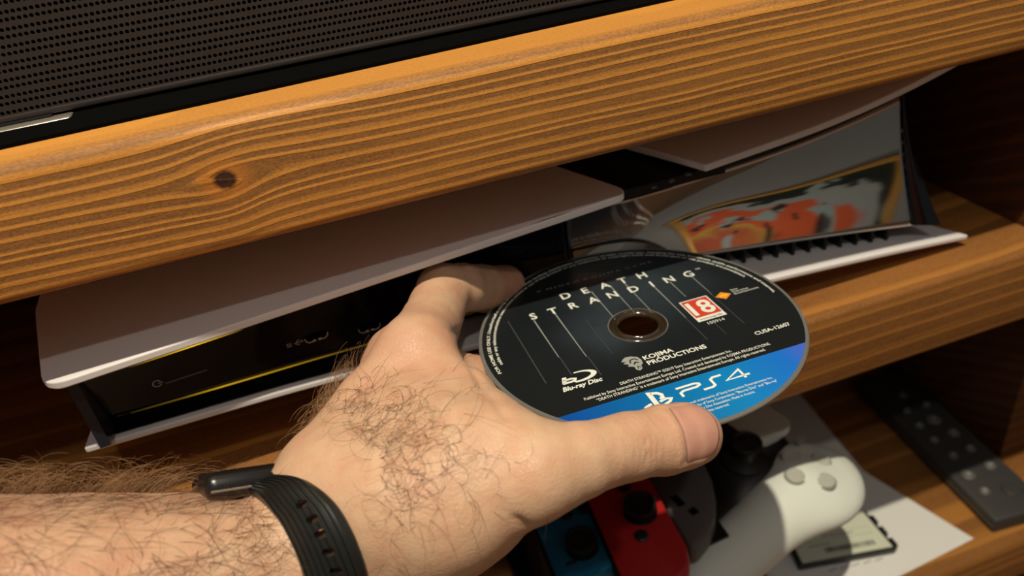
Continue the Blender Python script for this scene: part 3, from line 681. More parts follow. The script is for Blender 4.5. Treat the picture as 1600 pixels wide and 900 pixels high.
# ------------------------------------------------------------------ signed-distance bodies (hand, gamepad)
def smin(a, b, k):
    h = np.clip(0.5 + 0.5 * (b - a) / k, 0, 1)
    return b + (a - b) * h - k * h * (1 - h)
class Field:
    def __init__(s, lo, hi, h):
        s.lo = np.array(lo, float); s.h = h
        s.n = np.ceil((np.array(hi) - s.lo) / h).astype(int) + 1
        s.ax = [s.lo[i] + h * np.arange(s.n[i], dtype=np.float32) for i in range(3)]
        s.vol = np.full(s.n, 40.0, np.float32)
    def add(s, fn, lo, hi, k):
        i0 = np.maximum(0, np.floor((np.array(lo) - k * 1.5 - 2 - s.lo) / s.h).astype(int)); i1 = np.minimum(s.n, np.ceil((np.array(hi) + k * 1.5 + 2 - s.lo) / s.h).astype(int) + 1)
        if np.any(i1 <= i0): return
        sl = tuple(slice(a, b) for a, b in zip(i0, i1))
        X, Y, Z = np.meshgrid(*[s.ax[i][sl[i]] for i in range(3)], indexing='ij', sparse=True)
        d = fn(X, Y, Z).astype(np.float32)
        s.vol[sl] = smin(s.vol[sl], d, k) if k > 0 else np.minimum(s.vol[sl], d)
    def capsule(s, a, b, ra, rb, k=4.0, sub=False):
        a = np.array(a, float); b = np.array(b, float); ab = b - a; L = ab @ ab
        def fn(X, Y, Z):
            t = np.clip(((X - a[0]) * ab[0] + (Y - a[1]) * ab[1] + (Z - a[2]) * ab[2]) / L, 0, 1)
            return np.sqrt((X - a[0] - t * ab[0]) ** 2 + (Y - a[1] - t * ab[1]) ** 2 + (Z - a[2] - t * ab[2]) ** 2) - (ra + (rb - ra) * t)
        m = max(ra, rb); s.add(fn, np.minimum(a, b) - m, np.maximum(a, b) + m, k)
    def ellipsoid(s, c, rad, k=4.0):
        c = np.array(c, float); rad = np.array(rad, float); m = rad.min()
        def fn(X, Y, Z):
            q = np.sqrt(((X - c[0]) / rad[0]) ** 2 + ((Y - c[1]) / rad[1]) ** 2 + ((Z - c[2]) / rad[2]) ** 2)
            return (q - 1) * m
        s.add(fn, c - rad, c + rad, k)
    def chain(s, nodes, k=4.0, first_k=None):
        for i in range(len(nodes) - 1):
            s.capsule(nodes[i][:3], nodes[i + 1][:3], nodes[i][3], nodes[i + 1][3], (first_k if (i == 0 and first_k) else k))
    def mesh(s):
        v = s.vol; n = np.array(v.shape) - 1
        ins = v < 0
        cnt = np.zeros(n, np.int8)
        cor = [(i, j, k) for i in (0, 1) for j in (0, 1) for k in (0, 1)]
        def sub(arr, c): return arr[c[0]:c[0] + n[0], c[1]:c[1] + n[1], c[2]:c[2] + n[2]]
        for c in cor: cnt += sub(ins, c)
        act = np.argwhere((cnt > 0) & (cnt < 8)); N = len(act)
        idx = np.full(n, -1, np.int64); idx[tuple(act.T)] = np.arange(N)
        acc = np.zeros((N, 3)); w = np.zeros(N)
        val = {c: v[act[:, 0] + c[0], act[:, 1] + c[1], act[:, 2] + c[2]] for c in cor}
        for c in cor:
            for ax in range(3):
                if c[ax] == 0:
                    d = list(c); d[ax] = 1; d = tuple(d)
                    a, b = val[c], val[d]; m = (a < 0) != (b < 0)
                    t = a[m] / (a[m] - b[m]); p = np.tile(np.array(c, float), (m.sum(), 1)); p[:, ax] += t
                    acc[m] += p; w[m] += 1
        P = (act + acc / w[:, None]) * s.h + s.lo
        Fq = []
        for ax in range(3):
            o1, o2 = (ax + 1) % 3, (ax + 2) % 3
            sl0 = [slice(None)] * 3; sl1 = [slice(None)] * 3; sl0[ax] = slice(0, -1); sl1[ax] = slice(1, None)
            ch = ins[tuple(sl0)] != ins[tuple(sl1)]
            e = np.argwhere(ch)
            e = e[(e[:, o1] > 0) & (e[:, o2] > 0) & (e[:, o1] < n[o1]) & (e[:, o2] < n[o2])]
            def cell(d1, d2):
                q = e.copy(); q[:, o1] -= d1; q[:, o2] -= d2; return idx[tuple(q.T)]
            q = np.stack([cell(1, 1), cell(0, 1), cell(0, 0), cell(1, 0)], 1)
            flip = ~ins[tuple(e.T)]
            q[flip] = q[flip][:, ::-1]
            Fq.append(q)
        Fq = np.concatenate(Fq); Fq = Fq[(Fq >= 0).all(1)]
        return P, Fq
def normals(P, Fq):
    n = np.cross(P[Fq[:, 2]] - P[Fq[:, 0]], P[Fq[:, 3]] - P[Fq[:, 1]]); out = np.zeros_like(P)
    for k in range(4): np.add.at(out, Fq[:, k], n)
    return out / np.maximum(1e-9, np.linalg.norm(out, axis=1))[:, None]
def relax(P, Fq, it=2, lam=0.5):
    e = np.concatenate([Fq[:, [0, 1]], Fq[:, [1, 2]], Fq[:, [2, 3]], Fq[:, [3, 0]]])
    for _ in range(it):
        acc = np.zeros_like(P); c = np.zeros(len(P))
        np.add.at(acc, e[:, 0], P[e[:, 1]]); np.add.at(c, e[:, 0], 1)
        P = P + lam * (acc / np.maximum(c, 1)[:, None] - P)
    return P
def fast_mesh(name, P, Fq):
    me = bpy.data.meshes.new(name); me.vertices.add(len(P)); me.vertices.foreach_set('co', P.astype(np.float32).ravel())
    nf = Fq.shape[0]; k = Fq.shape[1]
    me.loops.add(nf * k); me.loops.foreach_set('vertex_index', Fq.astype(np.int32).ravel())
    me.polygons.add(nf); me.polygons.foreach_set('loop_start', np.arange(nf, dtype=np.int32) * k)
    me.polygons.foreach_set('use_smooth', np.ones(nf, bool)); me.update(calc_edges=True); me.validate()
    return me

# ------------------------------------------------------------------ arm and hand (modelled in the eye frame, mm, then turned into the room)
FA = np.array([0.88, -0.04, 0.48]); FA /= np.linalg.norm(FA)          # forearm axis
RA = np.array([0.48, 0.0, -0.88]); RA = RA - FA * (RA @ FA); RA /= np.linalg.norm(RA)   # radial side
DO = np.cross(RA, FA); DO /= np.linalg.norm(DO)                       # dorsal side
if DO[1] > 0: DO = -DO
WR = CM(465, 884, 220)
HU = np.array([-0.31, 0.32, 0.89])                                      # towards the little finger
def nd(px, py, d, r): return (*CM(px, py, d), r)
fld = Field((-215, -20, 125), (72, 150, 335), 0.85)
EL = np.array([-150, 74, 172.0]); EL2 = EL + (EL - WR) * 0.75
for off, r0, r1, r2 in ((11, 26, 24.5, 19.5), (-11, 26, 23.5, 19.0)):
    fld.capsule(EL2 + RA * off, EL + RA * off, r0, r1, 10); fld.capsule(EL + RA * off, WR + RA * off * .9, r1, r2, 10)
CB = CM(512, 800, 224)
for off, r in ((8, 16), (-10, 16)):
    fld.capsule(WR + RA * off, CB - HU * off, 18, r, 8)
# metacarpals
MI = CM(650, 552, 246); CI = CM(532, 738, 229)
fld.chain([(*CB, 17), (*CI, 14.5), (*CM(592, 645, 238), 12.2), (*MI, 11.4)], 10)
MM = np.array([-39.5, 25, 264.0]); MR = np.array([-45, 33, 280.0]); ML = np.array([-46, 43, 290.0])
CBu = CB + HU * 22
for mpt, a in ((MM, 8), (MR, 18), (ML, 26)):
    fld.capsule(CB + HU * a, mpt, 14, 10.5, 10)
# thumb ray and web
TM_ = CM(834, 741, 199)
TC = CM(622, 850, 213)
fld.chain([(*CB, 17), (*TC, 15.5), (*CM(715, 799, 202), 13.8), (*TM_, 10.2)], 9)
fld.chain([nd(560, 765, 214, 17), nd(655, 680, 222, 13.5), nd(725, 625, 230, 8.5)], 12)
fld.chain([nd(640, 780, 206, 18), nd(735, 710, 207, 12.5), nd(785, 693, 207, 7.5)], 12)
fld.chain([nd(690, 600, 238, 9), nd(722, 628, 231, 6.5), nd(752, 658, 220, 6.0), nd(795, 697, 208, 7.5)], 9)
fld.chain([nd(620, 730, 226, 14), nd(700, 690, 224, 12), nd(750, 680, 216, 8)], 10)
# palm filling
fld.capsule(CB + HU * 18 + (8, 6, 0), CM(760, 690, 240), 18, 8, 10)
fld.capsule(CM(640, 860, 222), CM(760, 790, 212), 16, 11, 10)
fld.ellipsoid(CM(655, 745, 246), (24, 22, 24), 10)
# thumb phalanges
TIP = CM(1074, 680, 223); IPJ = CM(986, 697, 212)
fld.chain([(*TM_, 11.0), (*CM(905, 719, 203), 9.9), (*IPJ, 9.25), (*CM(1035, 687, 217.5), 9.7), (*CM(1066, 681, 222), 9.55), (*CM(1080, 679, 223.5), 8.8)], 1.2, 8)
# index finger
PIP = CM(694, 456, 289); DIP = CM(756, 450, 310)
fld.chain([(*MI, 11.3), (*CM(672, 506, 268), 10.6), (*PIP, 10.6), (*CM(722, 450, 296), 9.7), (*DIP, 9.6), (*CM(790, 444, 321), 8.4)], 1.4, 7)
# middle, ring and little finger curl under the disc
fld.chain([(*MM, 10.0), (-14, 34, 281, 9.0), (8, 39, 289, 8.9), (30, 34, 293, 8.3), (43, 28, 297, 7.6)], 1.4, 7)
fld.chain([(*MR, 10.0), (-16, 45, 294, 8.8), (-2, 51, 299, 8.6), (20, 49, 302, 8.0), (33, 45, 305, 7.4)], 1.4, 7)
fld.chain([(*ML, 9.0), (-16, 55, 290, 8.4), (-6, 59, 292, 8.0), (10, 62, 292, 7.4), (20, 60, 294, 6.8)], 1.4, 7)
P, Fq = fld.mesh()
# keep only the connected body, open end far outside the view is closed by the field border
P = relax(P, Fq, 3, 0.5)
Nn = normals(P, Fq)
if ((P - P.mean(0)) * Nn).sum() < 0: Fq = Fq[:, ::-1]; Nn = -Nn
def proj(P): return 800 + F * P[:, 0] / P[:, 2], 450 + F * P[:, 1] / P[:, 2]
PX, PYy = proj(P)
facing = -(P * Nn).sum(1) / np.linalg.norm(P, axis=1)
disp = np.zeros(len(P))
def vnoise(p, s, seed=0):
    q = p / s; r = np.zeros(len(p))
    for k in range(5):
        d = np.random.default_rng(seed + k).normal(size=3); d = d / np.linalg.norm(d) * (1 + .5 * k); r += np.sin(q @ d * 2.2 + k * 1.7 + np.sin(q @ d[::-1] * 1.3)) / (1 + .6 * k)
    return r / 2.4
# wrinkles over the thumb joint
ta = TIP - IPJ; ta /= np.linalg.norm(ta)
def creases(c, axis, half, wl, amp, seed):
    s = (P - c) @ axis; rad = np.linalg.norm((P - c) - s[:, None] * axis, axis=1)
    m = np.exp(-(s / half) ** 2) * (rad < 16) * np.clip(facing * 1.4, 0, 1)
    wv = s + 1.1 * vnoise(P, 4, seed)
    m = m * np.clip(0.55 + 0.9 * vnoise(P, 3.2, seed + 60), 0, 1.3)
    return -amp * m * np.clip(np.cos(2 * math.pi * wv / wl), 0, 1) ** 2
disp += creases(IPJ - ta * 0.5, ta, 4.6, 2.0, 0.5, 1)
disp += creases(IPJ + ta * -9, ta, 5, 3.0, 0.12, 5)
pa = DIP - PIP; pa /= np.linalg.norm(pa)
disp += creases(PIP, pa, 5, 3.0, 0.25, 9)
# crease at the ball of the thumb
for (x0, y0, x1, y1, wpx, am) in ((795, 800, 822, 822, 6, 1.3), (722, 545, 752, 600, 7, 0.9), (752, 600, 790, 650, 8, 0.7), (700, 512, 722, 522, 6, 1.0)):
    vx, vy = x1 - x0, y1 - y0; L = vx * vx + vy * vy
    t = np.clip(((PX - x0) * vx + (PYy - y0) * vy) / L, 0, 1)
    dd = np.hypot(PX - x0 - t * vx, PYy - y0 - t * vy)
    disp += -am * np.exp(-(dd / wpx) ** 2) * (facing > 0) * np.sin(np.clip(t, 0.1, 1) * math.pi / 2)
# soft lumps: tendons, veins and knuckle
disp += 0.40 * vnoise(P, 17, 30) + 0.16 * vnoise(P, 6, 40) + 0.05 * vnoise(P, 2.4, 50)
P = P + Nn * disp[:, None]
Nn = normals(P, Fq)
# nail bed: the nail is cast onto the thumb tip, the skin under it sinks a little
from mathutils.bvhtree import BVHTree
nx_ = ta.copy()
toc = -TIP / np.linalg.norm(TIP); up = toc - nx_ * (toc @ nx_); up = up / np.linalg.norm(up)
side = np.cross(nx_, up)
if side[1] > 0: side = -side                                   # side: towards the top of the view
NA = 0.10
upn = up * math.cos(NA) + side * math.sin(NA); sdn = np.cross(nx_, upn)
if sdn @ side < 0: sdn = -sdn
bvh = BVHTree.FromPolygons([Vector(p) for p in P], [tuple(map(int, q)) for q in Fq[(np.linalg.norm(P[Fq[:, 0]] - TIP, axis=1) < 30)]])
ax0 = CM(1048, 684, 220) - nx_ * 5.0
def nail_pt(l, u):
    a = u * 0.95
    d = upn * math.cos(a) + sdn * math.sin(a)
    o_ = ax0 + nx_ * l + d * 30
    h = bvh.ray_cast(Vector(o_), Vector(-d))
    return (np.array(h[0]) if h[0] is not None else o_ - d * 21), d
NL = lambda u: (2.0 - 1.6 * (1 - abs(u) ** 2.4), 15.2 - 3.2 * abs(u) ** 2.6)
nu, nv = 21, 18
NV = [[], []]
for i in range(nv):
    for j in range(nu):
        u = -1 + 2 * j / (nu - 1); l0, l1 = NL(u); s_ = i / (nv - 1)
        p_, d_ = nail_pt(min(l0 + (l1 - l0) * s_, 14.6), u)
        ov = max(0, l0 + (l1 - l0) * s_ - 14.6)
        NV[0].append(p_ + d_ * (0.22 - 0.30 * abs(u) ** 8 - (0.25 if i == 0 else 0)) + nx_ * ov); NV[1].append(p_ - d_ * 0.5 + nx_ * ov)
l_ = (P - ax0) @ nx_; rv = (P - ax0) - l_[:, None] * nx_; rn = np.linalg.norm(rv, axis=1); ua = np.arctan2(rv @ sdn, rv @ upn) / 0.95
inn = (np.abs(ua) < 1.0) & (rn < 16) & (l_ > 0.2) & (l_ < 14.6)
rim = np.minimum(np.minimum((1 - np.abs(ua)) * 6, l_ - 0.2), 2) / 2
P = P - Nn * (np.where(inn, np.clip(rim, 0, 1) * 0.30, 0))[:, None]
fold = np.exp(-((np.abs(ua) - 1.08) / 0.10) ** 2) * (rn < 16) * (l_ > -1) * (l_ < 11) + np.exp(-((l_ + 0.9) / 0.8) ** 2) * (rn < 16) * (np.abs(ua) < 1.0)
P = P + Nn * (0.28 * np.clip(fold, 0, 1))[:, None]
Nn = normals(P, Fq)
handW = W((R @ P.T).T)
me = fast_mesh('person', handW, Fq)
# the skin's own tint: red at fingertips, joints and knuckles
tint = 0.30 * np.exp(-(np.linalg.norm(P - TIP, axis=1) / 16) ** 2) + 0.5 * np.exp(-(np.linalg.norm(P - CM(800, 440, 322), axis=1) / 20) ** 2)
tint += 0.22 * np.exp(-(np.linalg.norm(P - IPJ, axis=1) / 9) ** 2) + 0.18 * np.exp(-(np.linalg.norm(P - CM(610, 560, 236), axis=1) / 16) ** 2)
for q in (MM, (30, 31, 287), (22, 42, 301), (-5, 38, 281)): tint += 0.35 * np.exp(-(np.linalg.norm(P - np.array(q), axis=1) / 22) ** 2)
fore = np.clip((CM(430, 820, 215)[0] - P[:, 0]) / 25, 0, 1); tint += 0.16 * fore
tint = np.clip(tint, 0, 1)
at = me.attributes.new('tint', 'FLOAT', 'POINT'); at.data.foreach_set('value', tint.astype(np.float32))
m_skin, nt, b = mat_new('skin'); g = NG(nt)
tc = nt.nodes.new('ShaderNodeTexCoord'); an = nt.nodes.new('ShaderNodeAttribute'); an.attribute_name = 'tint'
ob = tc.outputs['Object']
mot = g.noise(ob, 110, 3, 0.55); fine = g.noise(ob, 900, 3, 0.6)
vo = nt.nodes.new('ShaderNodeTexVoronoi'); vo.feature = 'DISTANCE_TO_EDGE'; vo.inputs['Scale'].default_value = 800; nt.links.new(ob, vo.inputs['Vector'])
col = g.mix(g.m('MULTIPLY', g.m('SUBTRACT', mot, 0.35, clamp=True), 2.4, clamp=True), (0.66, 0.445, 0.29), (0.61, 0.335, 0.215))
col = g.mix(an.outputs['Fac'], col, (0.52, 0.19, 0.13))
col = g.mix(g.m('MULTIPLY', g.m('SUBTRACT', fine, 0.5, clamp=True), 0.5, clamp=True), col, (0.66, 0.43, 0.27))
nt.links.new(col, b.inputs['Base Color'])
b.inputs['Subsurface Weight'].default_value = 0.35; b.inputs['Subsurface Radius'].default_value = (1.0, 0.35, 0.18); b.inputs['Subsurface Scale'].default_value = 0.0018
b.inputs['Roughness'].default_value = 0.46; b.inputs['Specular IOR Level'].default_value = 0.45
bp = nt.nodes.new('ShaderNodeBump'); bp.inputs['Strength'].default_value = 0.45; bp.inputs['Distance'].default_value = 0.0003
hh = g.m('ADD', g.m('MULTIPLY', g.m('MINIMUM', vo.outputs['Distance'], 0.12), 3.0), g.m('MULTIPLY', fine, 0.8))
nt.links.new(hh, bp.inputs['Height']); nt.links.new(bp.outputs[0], b.inputs['Normal'])
arm = new_obj('person', me, m_skin)
tag(arm, 'hairy left forearm and hand of a person pinching the black disc, watch on the wrist', 'person')
# thumbnail: a curved plate on the thumb tip
V = NV[0] + NV[1]
Fn = []
def nid(k, i, j): return (k * nv + i) * nu + j
for i in range(nv - 1):
    for j in range(nu - 1): Fn.append((nid(0, i, j), nid(0, i, j + 1), nid(0, i + 1, j + 1), nid(0, i + 1, j)))
for i in range(nv - 1):
    for j in (0, nu - 1): Fn.append((nid(0, i, j), nid(0, i + 1, j), nid(1, i + 1, j), nid(1, i, j)))
for j in range(nu - 1):
    for i in (0, nv - 1): Fn.append((nid(0, i, j), nid(0, i, j + 1), nid(1, i, j + 1), nid(1, i, j)))
m_nail = plain('nail', (0.62, 0.33, 0.25), 0.3, noise=0.10, nscale=300, coat=0.3, sss=0.2)
nail = mesh_of('thumbnail', (R @ np.array(V).T).T, Fn, m_nail, arm, smooth=True); nail['label'] = 'glossy pink thumbnail with a pale half-moon'

# ------------------------------------------------------------------ body hair
area_w = np.ones(len(P))
def poly_in(px, py, poly):
    inside = np.zeros(len(px), bool); n = len(poly)
    for i in range(n):
        x0, y0 = poly[i]; x1, y1 = poly[(i + 1) % n]
        c = ((y0 > py) != (y1 > py)) & (px < (x1 - x0) * (py - y0) / (y1 - y0 + 1e-9) + x0); inside ^= c
    return inside
s_fa = (P - WR) @ FA
w_fore = (s_fa < -8) & (s_fa > -190) & (facing > -0.45)
w_hand = np.zeros(len(P))
vis = facing > -0.35
for cx, cy, sx, sy, am in ((545, 735, 60, 60, 1.0), (620, 700, 90, 70, 0.40), (690, 760, 80, 60, 0.14), (500, 730, 40, 50, 1.0), (610, 820, 50, 50, 0.40), (560, 660, 35, 60, 0.35), (760, 790, 40, 40, 0.08)):
    w_hand += am * np.exp(-((PX - cx) / sx) ** 2 - ((PYy - cy) / sy) ** 2)
w_hand = w_hand * vis * (s_fa > 12) * (P[:, 2] < 262)
def hairs(pick, length, rad, curl, lift, seed):
    rg = np.random.default_rng(seed); n = len(pick); K = 9
    root = P[pick]; nn = Nn[pick]
    root = root + rg.normal(size=(n, 3)) * 0.35
    return rg, n, K, root, nn
def build_hair(pick, base_dir, L0, L1, spread, curl, lift, seed, rad=0.055, sink=0.4):
    rg = np.random.default_rng(seed); n = len(pick); K = 10
    nn = Nn[pick]; root = P[pick] + rg.normal(size=(n, 3)) * 0.4 - nn * sink
    d = base_dir[None] if base_dir.ndim == 1 else base_dir[pick]
    d = d + rg.normal(size=(n, 3)) * spread; d = d - nn * (d * nn).sum(1)[:, None]; d /= np.linalg.norm(d, axis=1)[:, None]
    sd = np.cross(nn, d); ln = rg.uniform(L0, L1, n); cv = rg.normal(size=n) * curl; lf = lift * rg.uniform(0.4, 1.5, n)
    pts = [root]; ang = np.zeros(n); el = np.arctan(lf)
    for k in range(1, K):
        ang = ang + cv / K; e = el * (1 - 1.25 * k / K)
        stp = (d * np.cos(ang)[:, None] + sd * np.sin(ang)[:, None]) * np.cos(e)[:, None] + nn * np.sin(e)[:, None]
        pts.append(pts[-1] + stp * (ln / (K - 1))[:, None])
    C = np.stack(pts, 1)                                     # n,K,3
    tg = np.gradient(C, axis=1); tg /= np.linalg.norm(tg, axis=2)[..., None]
    s1 = np.cross(tg, np.array([0.31, 0.52, 0.8])); s1 /= np.linalg.norm(s1, axis=2)[..., None]; s2 = np.cross(tg, s1)
    rads = rad * np.linspace(1, 0.35, K)[None, :, None]
    ringv = [C + rads * (s1 * math.cos(a) + s2 * math.sin(a)) for a in (0, 2 * math.pi / 3, 4 * math.pi / 3)]
    Vv = np.stack(ringv, 2).reshape(-1, 3)
    b0 = (np.arange(n)[:, None, None] * K + np.arange(K - 1)[None, :, None]) * 3 + np.arange(3)[None, None]
    b1 = (np.arange(n)[:, None, None] * K + np.arange(K - 1)[None, :, None]) * 3 + (np.arange(3)[None, None] + 1) % 3
    q = np.stack([b0, b1, b1 + 3, b0 + 3], -1).reshape(-1, 4)
    return Vv, q
def choose(w, n, seed):
    rg = np.random.default_rng(seed); w = w / w.sum(); return rg.choice(len(w), n, p=w)
m_hair = plain('brown_hair', (0.10, 0.045, 0.018), 0.5, noise=0.5, nscale=400)
pc = choose(w_fore * (0.25 + np.clip(0.5 + vnoise(P, 9, 80), 0, 1)), 2300, 1)
hv, hq = build_hair(pc, FA * 0.9 + np.array([0, 0.45, 0]), 9, 22, 0.8, 1.7, 0.32, 2, rad=0.062)
pf = choose(((s_fa < -14) & (s_fa > -190) & (facing > -0.55) & (facing < 0.10) & (PYy < 830)) * np.clip(0.4 + vnoise(P, 8, 90), 0.05, 1), 1500, 11)
hv2, hq2 = build_hair(pf, FA * 0.8 + DO * 0.4, 10, 21, 0.7, 2.2, 2.2, 12, rad=0.058)
m_fringe = plain('lit_brown_hair', (0.44, 0.26, 0.13), 0.45, noise=0.5, nscale=400)  # same brown hair, the light shining through it put into a paler colour
o = new_obj('forearm_hair', fast_mesh('forearm_hair', W((R @ hv2.T).T), hq2), m_fringe, arm); o['kind'] = 'stuff'; o['label'] = 'brown hair along the upper edge of the forearm, coloured paler as if lit through'
o = new_obj('forearm_hair', fast_mesh('forearm_hair', W((R @ hv.T).T), hq), m_hair, arm); o['kind'] = 'stuff'; o['label'] = 'dense brown hair on the forearm'
pc = choose(w_hand, 430, 3)
hv, hq = build_hair(pc, np.array([0.75, 0.25, 0.1]), 9, 18, 0.85, 3.6, 0.6, 4, rad=0.055)
pf = choose(((s_fa > 10) & (np.abs(facing + 0.10) < 0.28) & (PX < 560) & (PYy > 560) & (PYy < 760)) * np.clip((PYy - 560) / 130, 0.03, 1), 420, 13)
hv2, hq2 = build_hair(pf, np.array([0.2, -0.5, 0.1]), 8, 16, 0.9, 3.0, 1.5, 14, rad=0.052)
o = new_obj('hand_hair', fast_mesh('hand_hair', W((R @ hv2.T).T), hq2), m_fringe, arm); o['kind'] = 'stuff'; o['label'] = 'brown hair along the outer edge of the hand, coloured paler as if lit through'
o = new_obj('hand_hair', fast_mesh('hand_hair', W((R @ hv.T).T), hq), m_hair, arm); o['kind'] = 'stuff'; o['label'] = 'curled brown hair on the back of the hand'

# ------------------------------------------------------------------ wristwatch
watch = thing('wristwatch', 'black fitness watch with a ribbed rubber strap on the hairy wrist', 'watch', R @ WR)
WC = WR + FA * 1.0
NB, NWs = 80, 9
fb = BVHTree.FromPolygons([Vector(p) for p in P], [tuple(map(int, q)) for q in Fq[np.linalg.norm(P[Fq[:, 0]] - WC, axis=1) < 70]])
rg_ = np.zeros((NB, NWs))
for i in range(NB):
    ph = 2 * math.pi * i / NB; d_ = RA * math.sin(ph) + DO * math.cos(ph)
    for k in range(NWs):
        o_ = WC + FA * (-10.5 + 21 * k / (NWs - 1))
        h_ = fb.ray_cast(Vector(o_), Vector(d_)); rg_[i, k] = (h_[0] - Vector(o_)).length if h_[0] is not None else 30
pc_ = np.cos(2 * math.pi * np.arange(NB) / NB)[:, None]
rg_ = np.minimum(rg_, np.minimum(rg_[:, :3].mean(1, keepdims=True) + 16 - 12 * np.clip((pc_ - 0.3) / 0.4, 0, 1), 46)); raw_ = rg_.copy()
for _ in range(3): rg_ = np.maximum(rg_, 0.5 * np.roll(rg_, 1, 0) + 0.5 * np.roll(rg_, -1, 0))
for _ in range(8): rg_ = 0.25 * np.roll(rg_, 1, 0) + 0.5 * rg_ + 0.25 * np.roll(rg_, -1, 0)
for _ in range(2):
    e_ = np.pad(rg_, ((0, 0), (1, 1)), mode='edge'); rg_ = np.maximum(rg_, 0.5 * e_[:, :-2] + 0.5 * e_[:, 2:])
rg_ = np.maximum(rg_, raw_)
def skin_r(phi, w=0.0):
    b_ = (phi / (2 * math.pi) * NB) % NB; i_ = int(b_) % NB; f_ = b_ - int(b_); i2 = (i_ + 1) % NB
    c_ = min(max((w + 10.5) / 21 * (NWs - 1), 0), NWs - 1.001); k_ = int(c_); g_ = c_ - k_
    return (rg_[i_, k_] * (1 - g_) + rg_[i_, k_ + 1] * g_) * (1 - f_) + (rg_[i2, k_] * (1 - g_) + rg_[i2, k_ + 1] * g_) * f_
def on_skin(px, py):
    """the point of the arm's surface seen along a line of sight, or the nearest to it"""
    d_ = CM(px, py, 1.0); h_ = fb.ray_cast(Vector((0, 0, 0)), Vector(d_))
    if h_[0] is not None: return np.array(h_[0])
    best = min(((fb.find_nearest(Vector(d_ * t))[3], t) for t in np.arange(190, 245, 1.5)), key=lambda q: q[0])
    return d_ * best[1]
EL_ = [(338, 764), (372, 768), (410, 784), (438, 812), (458, 846), (470, 876), (477, 908), (480, 960), (474, 1020)]
ER_ = [(398, 741), (440, 741), (490, 758), (525, 786), (550, 826), (567, 868), (577, 908), (582, 965), (576, 1030)]
PL = [on_skin(*p) for p in EL_]; PR = [on_skin(*p) for p in ER_]
def ring_pt(phi, w):
    r_ = skin_r(phi, w) + 0.4; return WC + FA * w + RA * r_ * math.sin(phi) + DO * r_ * math.cos(phi)
for ph in (2.9, 3.5, 4.1, 4.7, 5.3):
    PL.append(ring_pt(ph, -9)); PR.append(ring_pt(ph, 8))
def catmull(pts, n):
    pts = np.array(pts); out = []
    ext = np.vstack([2 * pts[0] - pts[1], pts, 2 * pts[-1] - pts[-2]])
    for t in np.linspace(0, len(pts) - 1, n):
        k = min(int(t), len(pts) - 2); f_ = t - k; a, b_, c, d_ = ext[k:k + 4]
        out.append(0.5 * (2 * b_ + (c - a) * f_ + (2 * a - 5 * b_ + 4 * c - d_) * f_ ** 2 + (3 * b_ - a - 3 * c + d_) * f_ ** 3))
    return np.array(out)
NS = 220
CL, CR = catmull(PL, NS), catmull(PR, NS)
for _ in range(4):
    for C_ in (CL, CR): C_[1:-1] = 0.25 * C_[:-2] + 0.5 * C_[1:-1] + 0.25 * C_[2:]
CT = (CL + CR) / 2; tg_ = np.gradient(CT, axis=0); NR = np.cross(tg_, CR - CL); NR /= np.linalg.norm(NR, axis=1)[:, None]
flip_ = np.sign(((CT - WC) * NR).sum(1)); NR *= flip_[:, None]
nw = 73
def strap_pt(i, u, h): return CT[i] + (CR[i] - CL[i]) * (u / 2) + NR[i] * (0.9 + 1.5 * (1 - u * u) + h)
prof = []
for k in range(nw):
    u = -1 + 2 * k / (nw - 1); s_ = (u * 0.5 + 0.5) * 9.0; fr = s_ % 1.0
    rib = -0.5 if (fr < 0.14 or fr > 0.86) and 0.5 < s_ < 8.5 else 0.0
    prof.append((u, 1.3 * (1 - max(0, abs(u) - 0.86) / 0.14 * 0.8) + rib))
V = []; Fq2 = []; npf = nw + 5
for i in range(NS):
    for u, h_ in prof: V.append(strap_pt(i, u, h_))
    for u in (1, 0.5, 0, -0.5, -1): V.append(strap_pt(i, u, -0.6))
for i in range(NS - 1):
    for k in range(npf): Fq2.append((i * npf + k, i * npf + (k + 1) % npf, (i + 1) * npf + (k + 1) % npf, (i + 1) * npf + k))
Fq2.append(tuple(range(npf))[::-1]); Fq2.append(tuple((NS - 1) * npf + k for k in range(npf)))
strap = mesh_of('strap', (R @ np.array(V).T).T, Fq2, m_rubber, watch)
bmx = bmesh.new(); bmx.from_mesh(strap.data); bmesh.ops.recalc_face_normals(bmx, faces=bmx.faces); bmx.to_mesh(strap.data); bmx.free()
UH = 0.22
hx, hy = proj(np.array([strap_pt(i, UH, 1.3) for i in range(NS)]))
bm = bmesh.new()
for qx, qy in ((478, 787), (497, 810), (510, 836), (522, 864), (531, 893), (536, 924), (538, 956)):
    i = int(np.argmin((hy[:140] - qy) ** 2))
    c = strap_pt(i, UH, 0.5)
    M = frame_of(tuple(R @ c), tuple(R @ (CR[i] - CL[i])), tuple(R @ NR[i]))
    b2 = bmesh.new(); bm_prism(b2, rounded(3.4, 2.1, 1.0, 5), -3.2, 4); b2.transform(M)
    tmp = bpy.data.meshes.new('tmp'); bmesh.ops.recalc_face_normals(b2, faces=b2.faces); b2.to_mesh(tmp); b2.free(); bm.from_mesh(tmp); bpy.data.meshes.remove(tmp)
cut = finish('cutter', bm, None)
bo = strap.modifiers.new('holes', 'BOOLEAN'); bo.object = cut; bo.solver = 'EXACT'; bo.use_self = True; bo.operation = 'DIFFERENCE'
dg = bpy.context.evaluated_depsgraph_get(); dg.update()
nm = bpy.data.meshes.new_from_object(strap.evaluated_get(dg))
strap.modifiers.clear()
if len(nm.vertices) > 2000: strap.data = nm
nm = strap.data
if not nm.materials: nm.materials.append(m_rubber)
bpy.data.objects.remove(cut)
auto(strap, 30)
cc = CM(392, 750, 229)
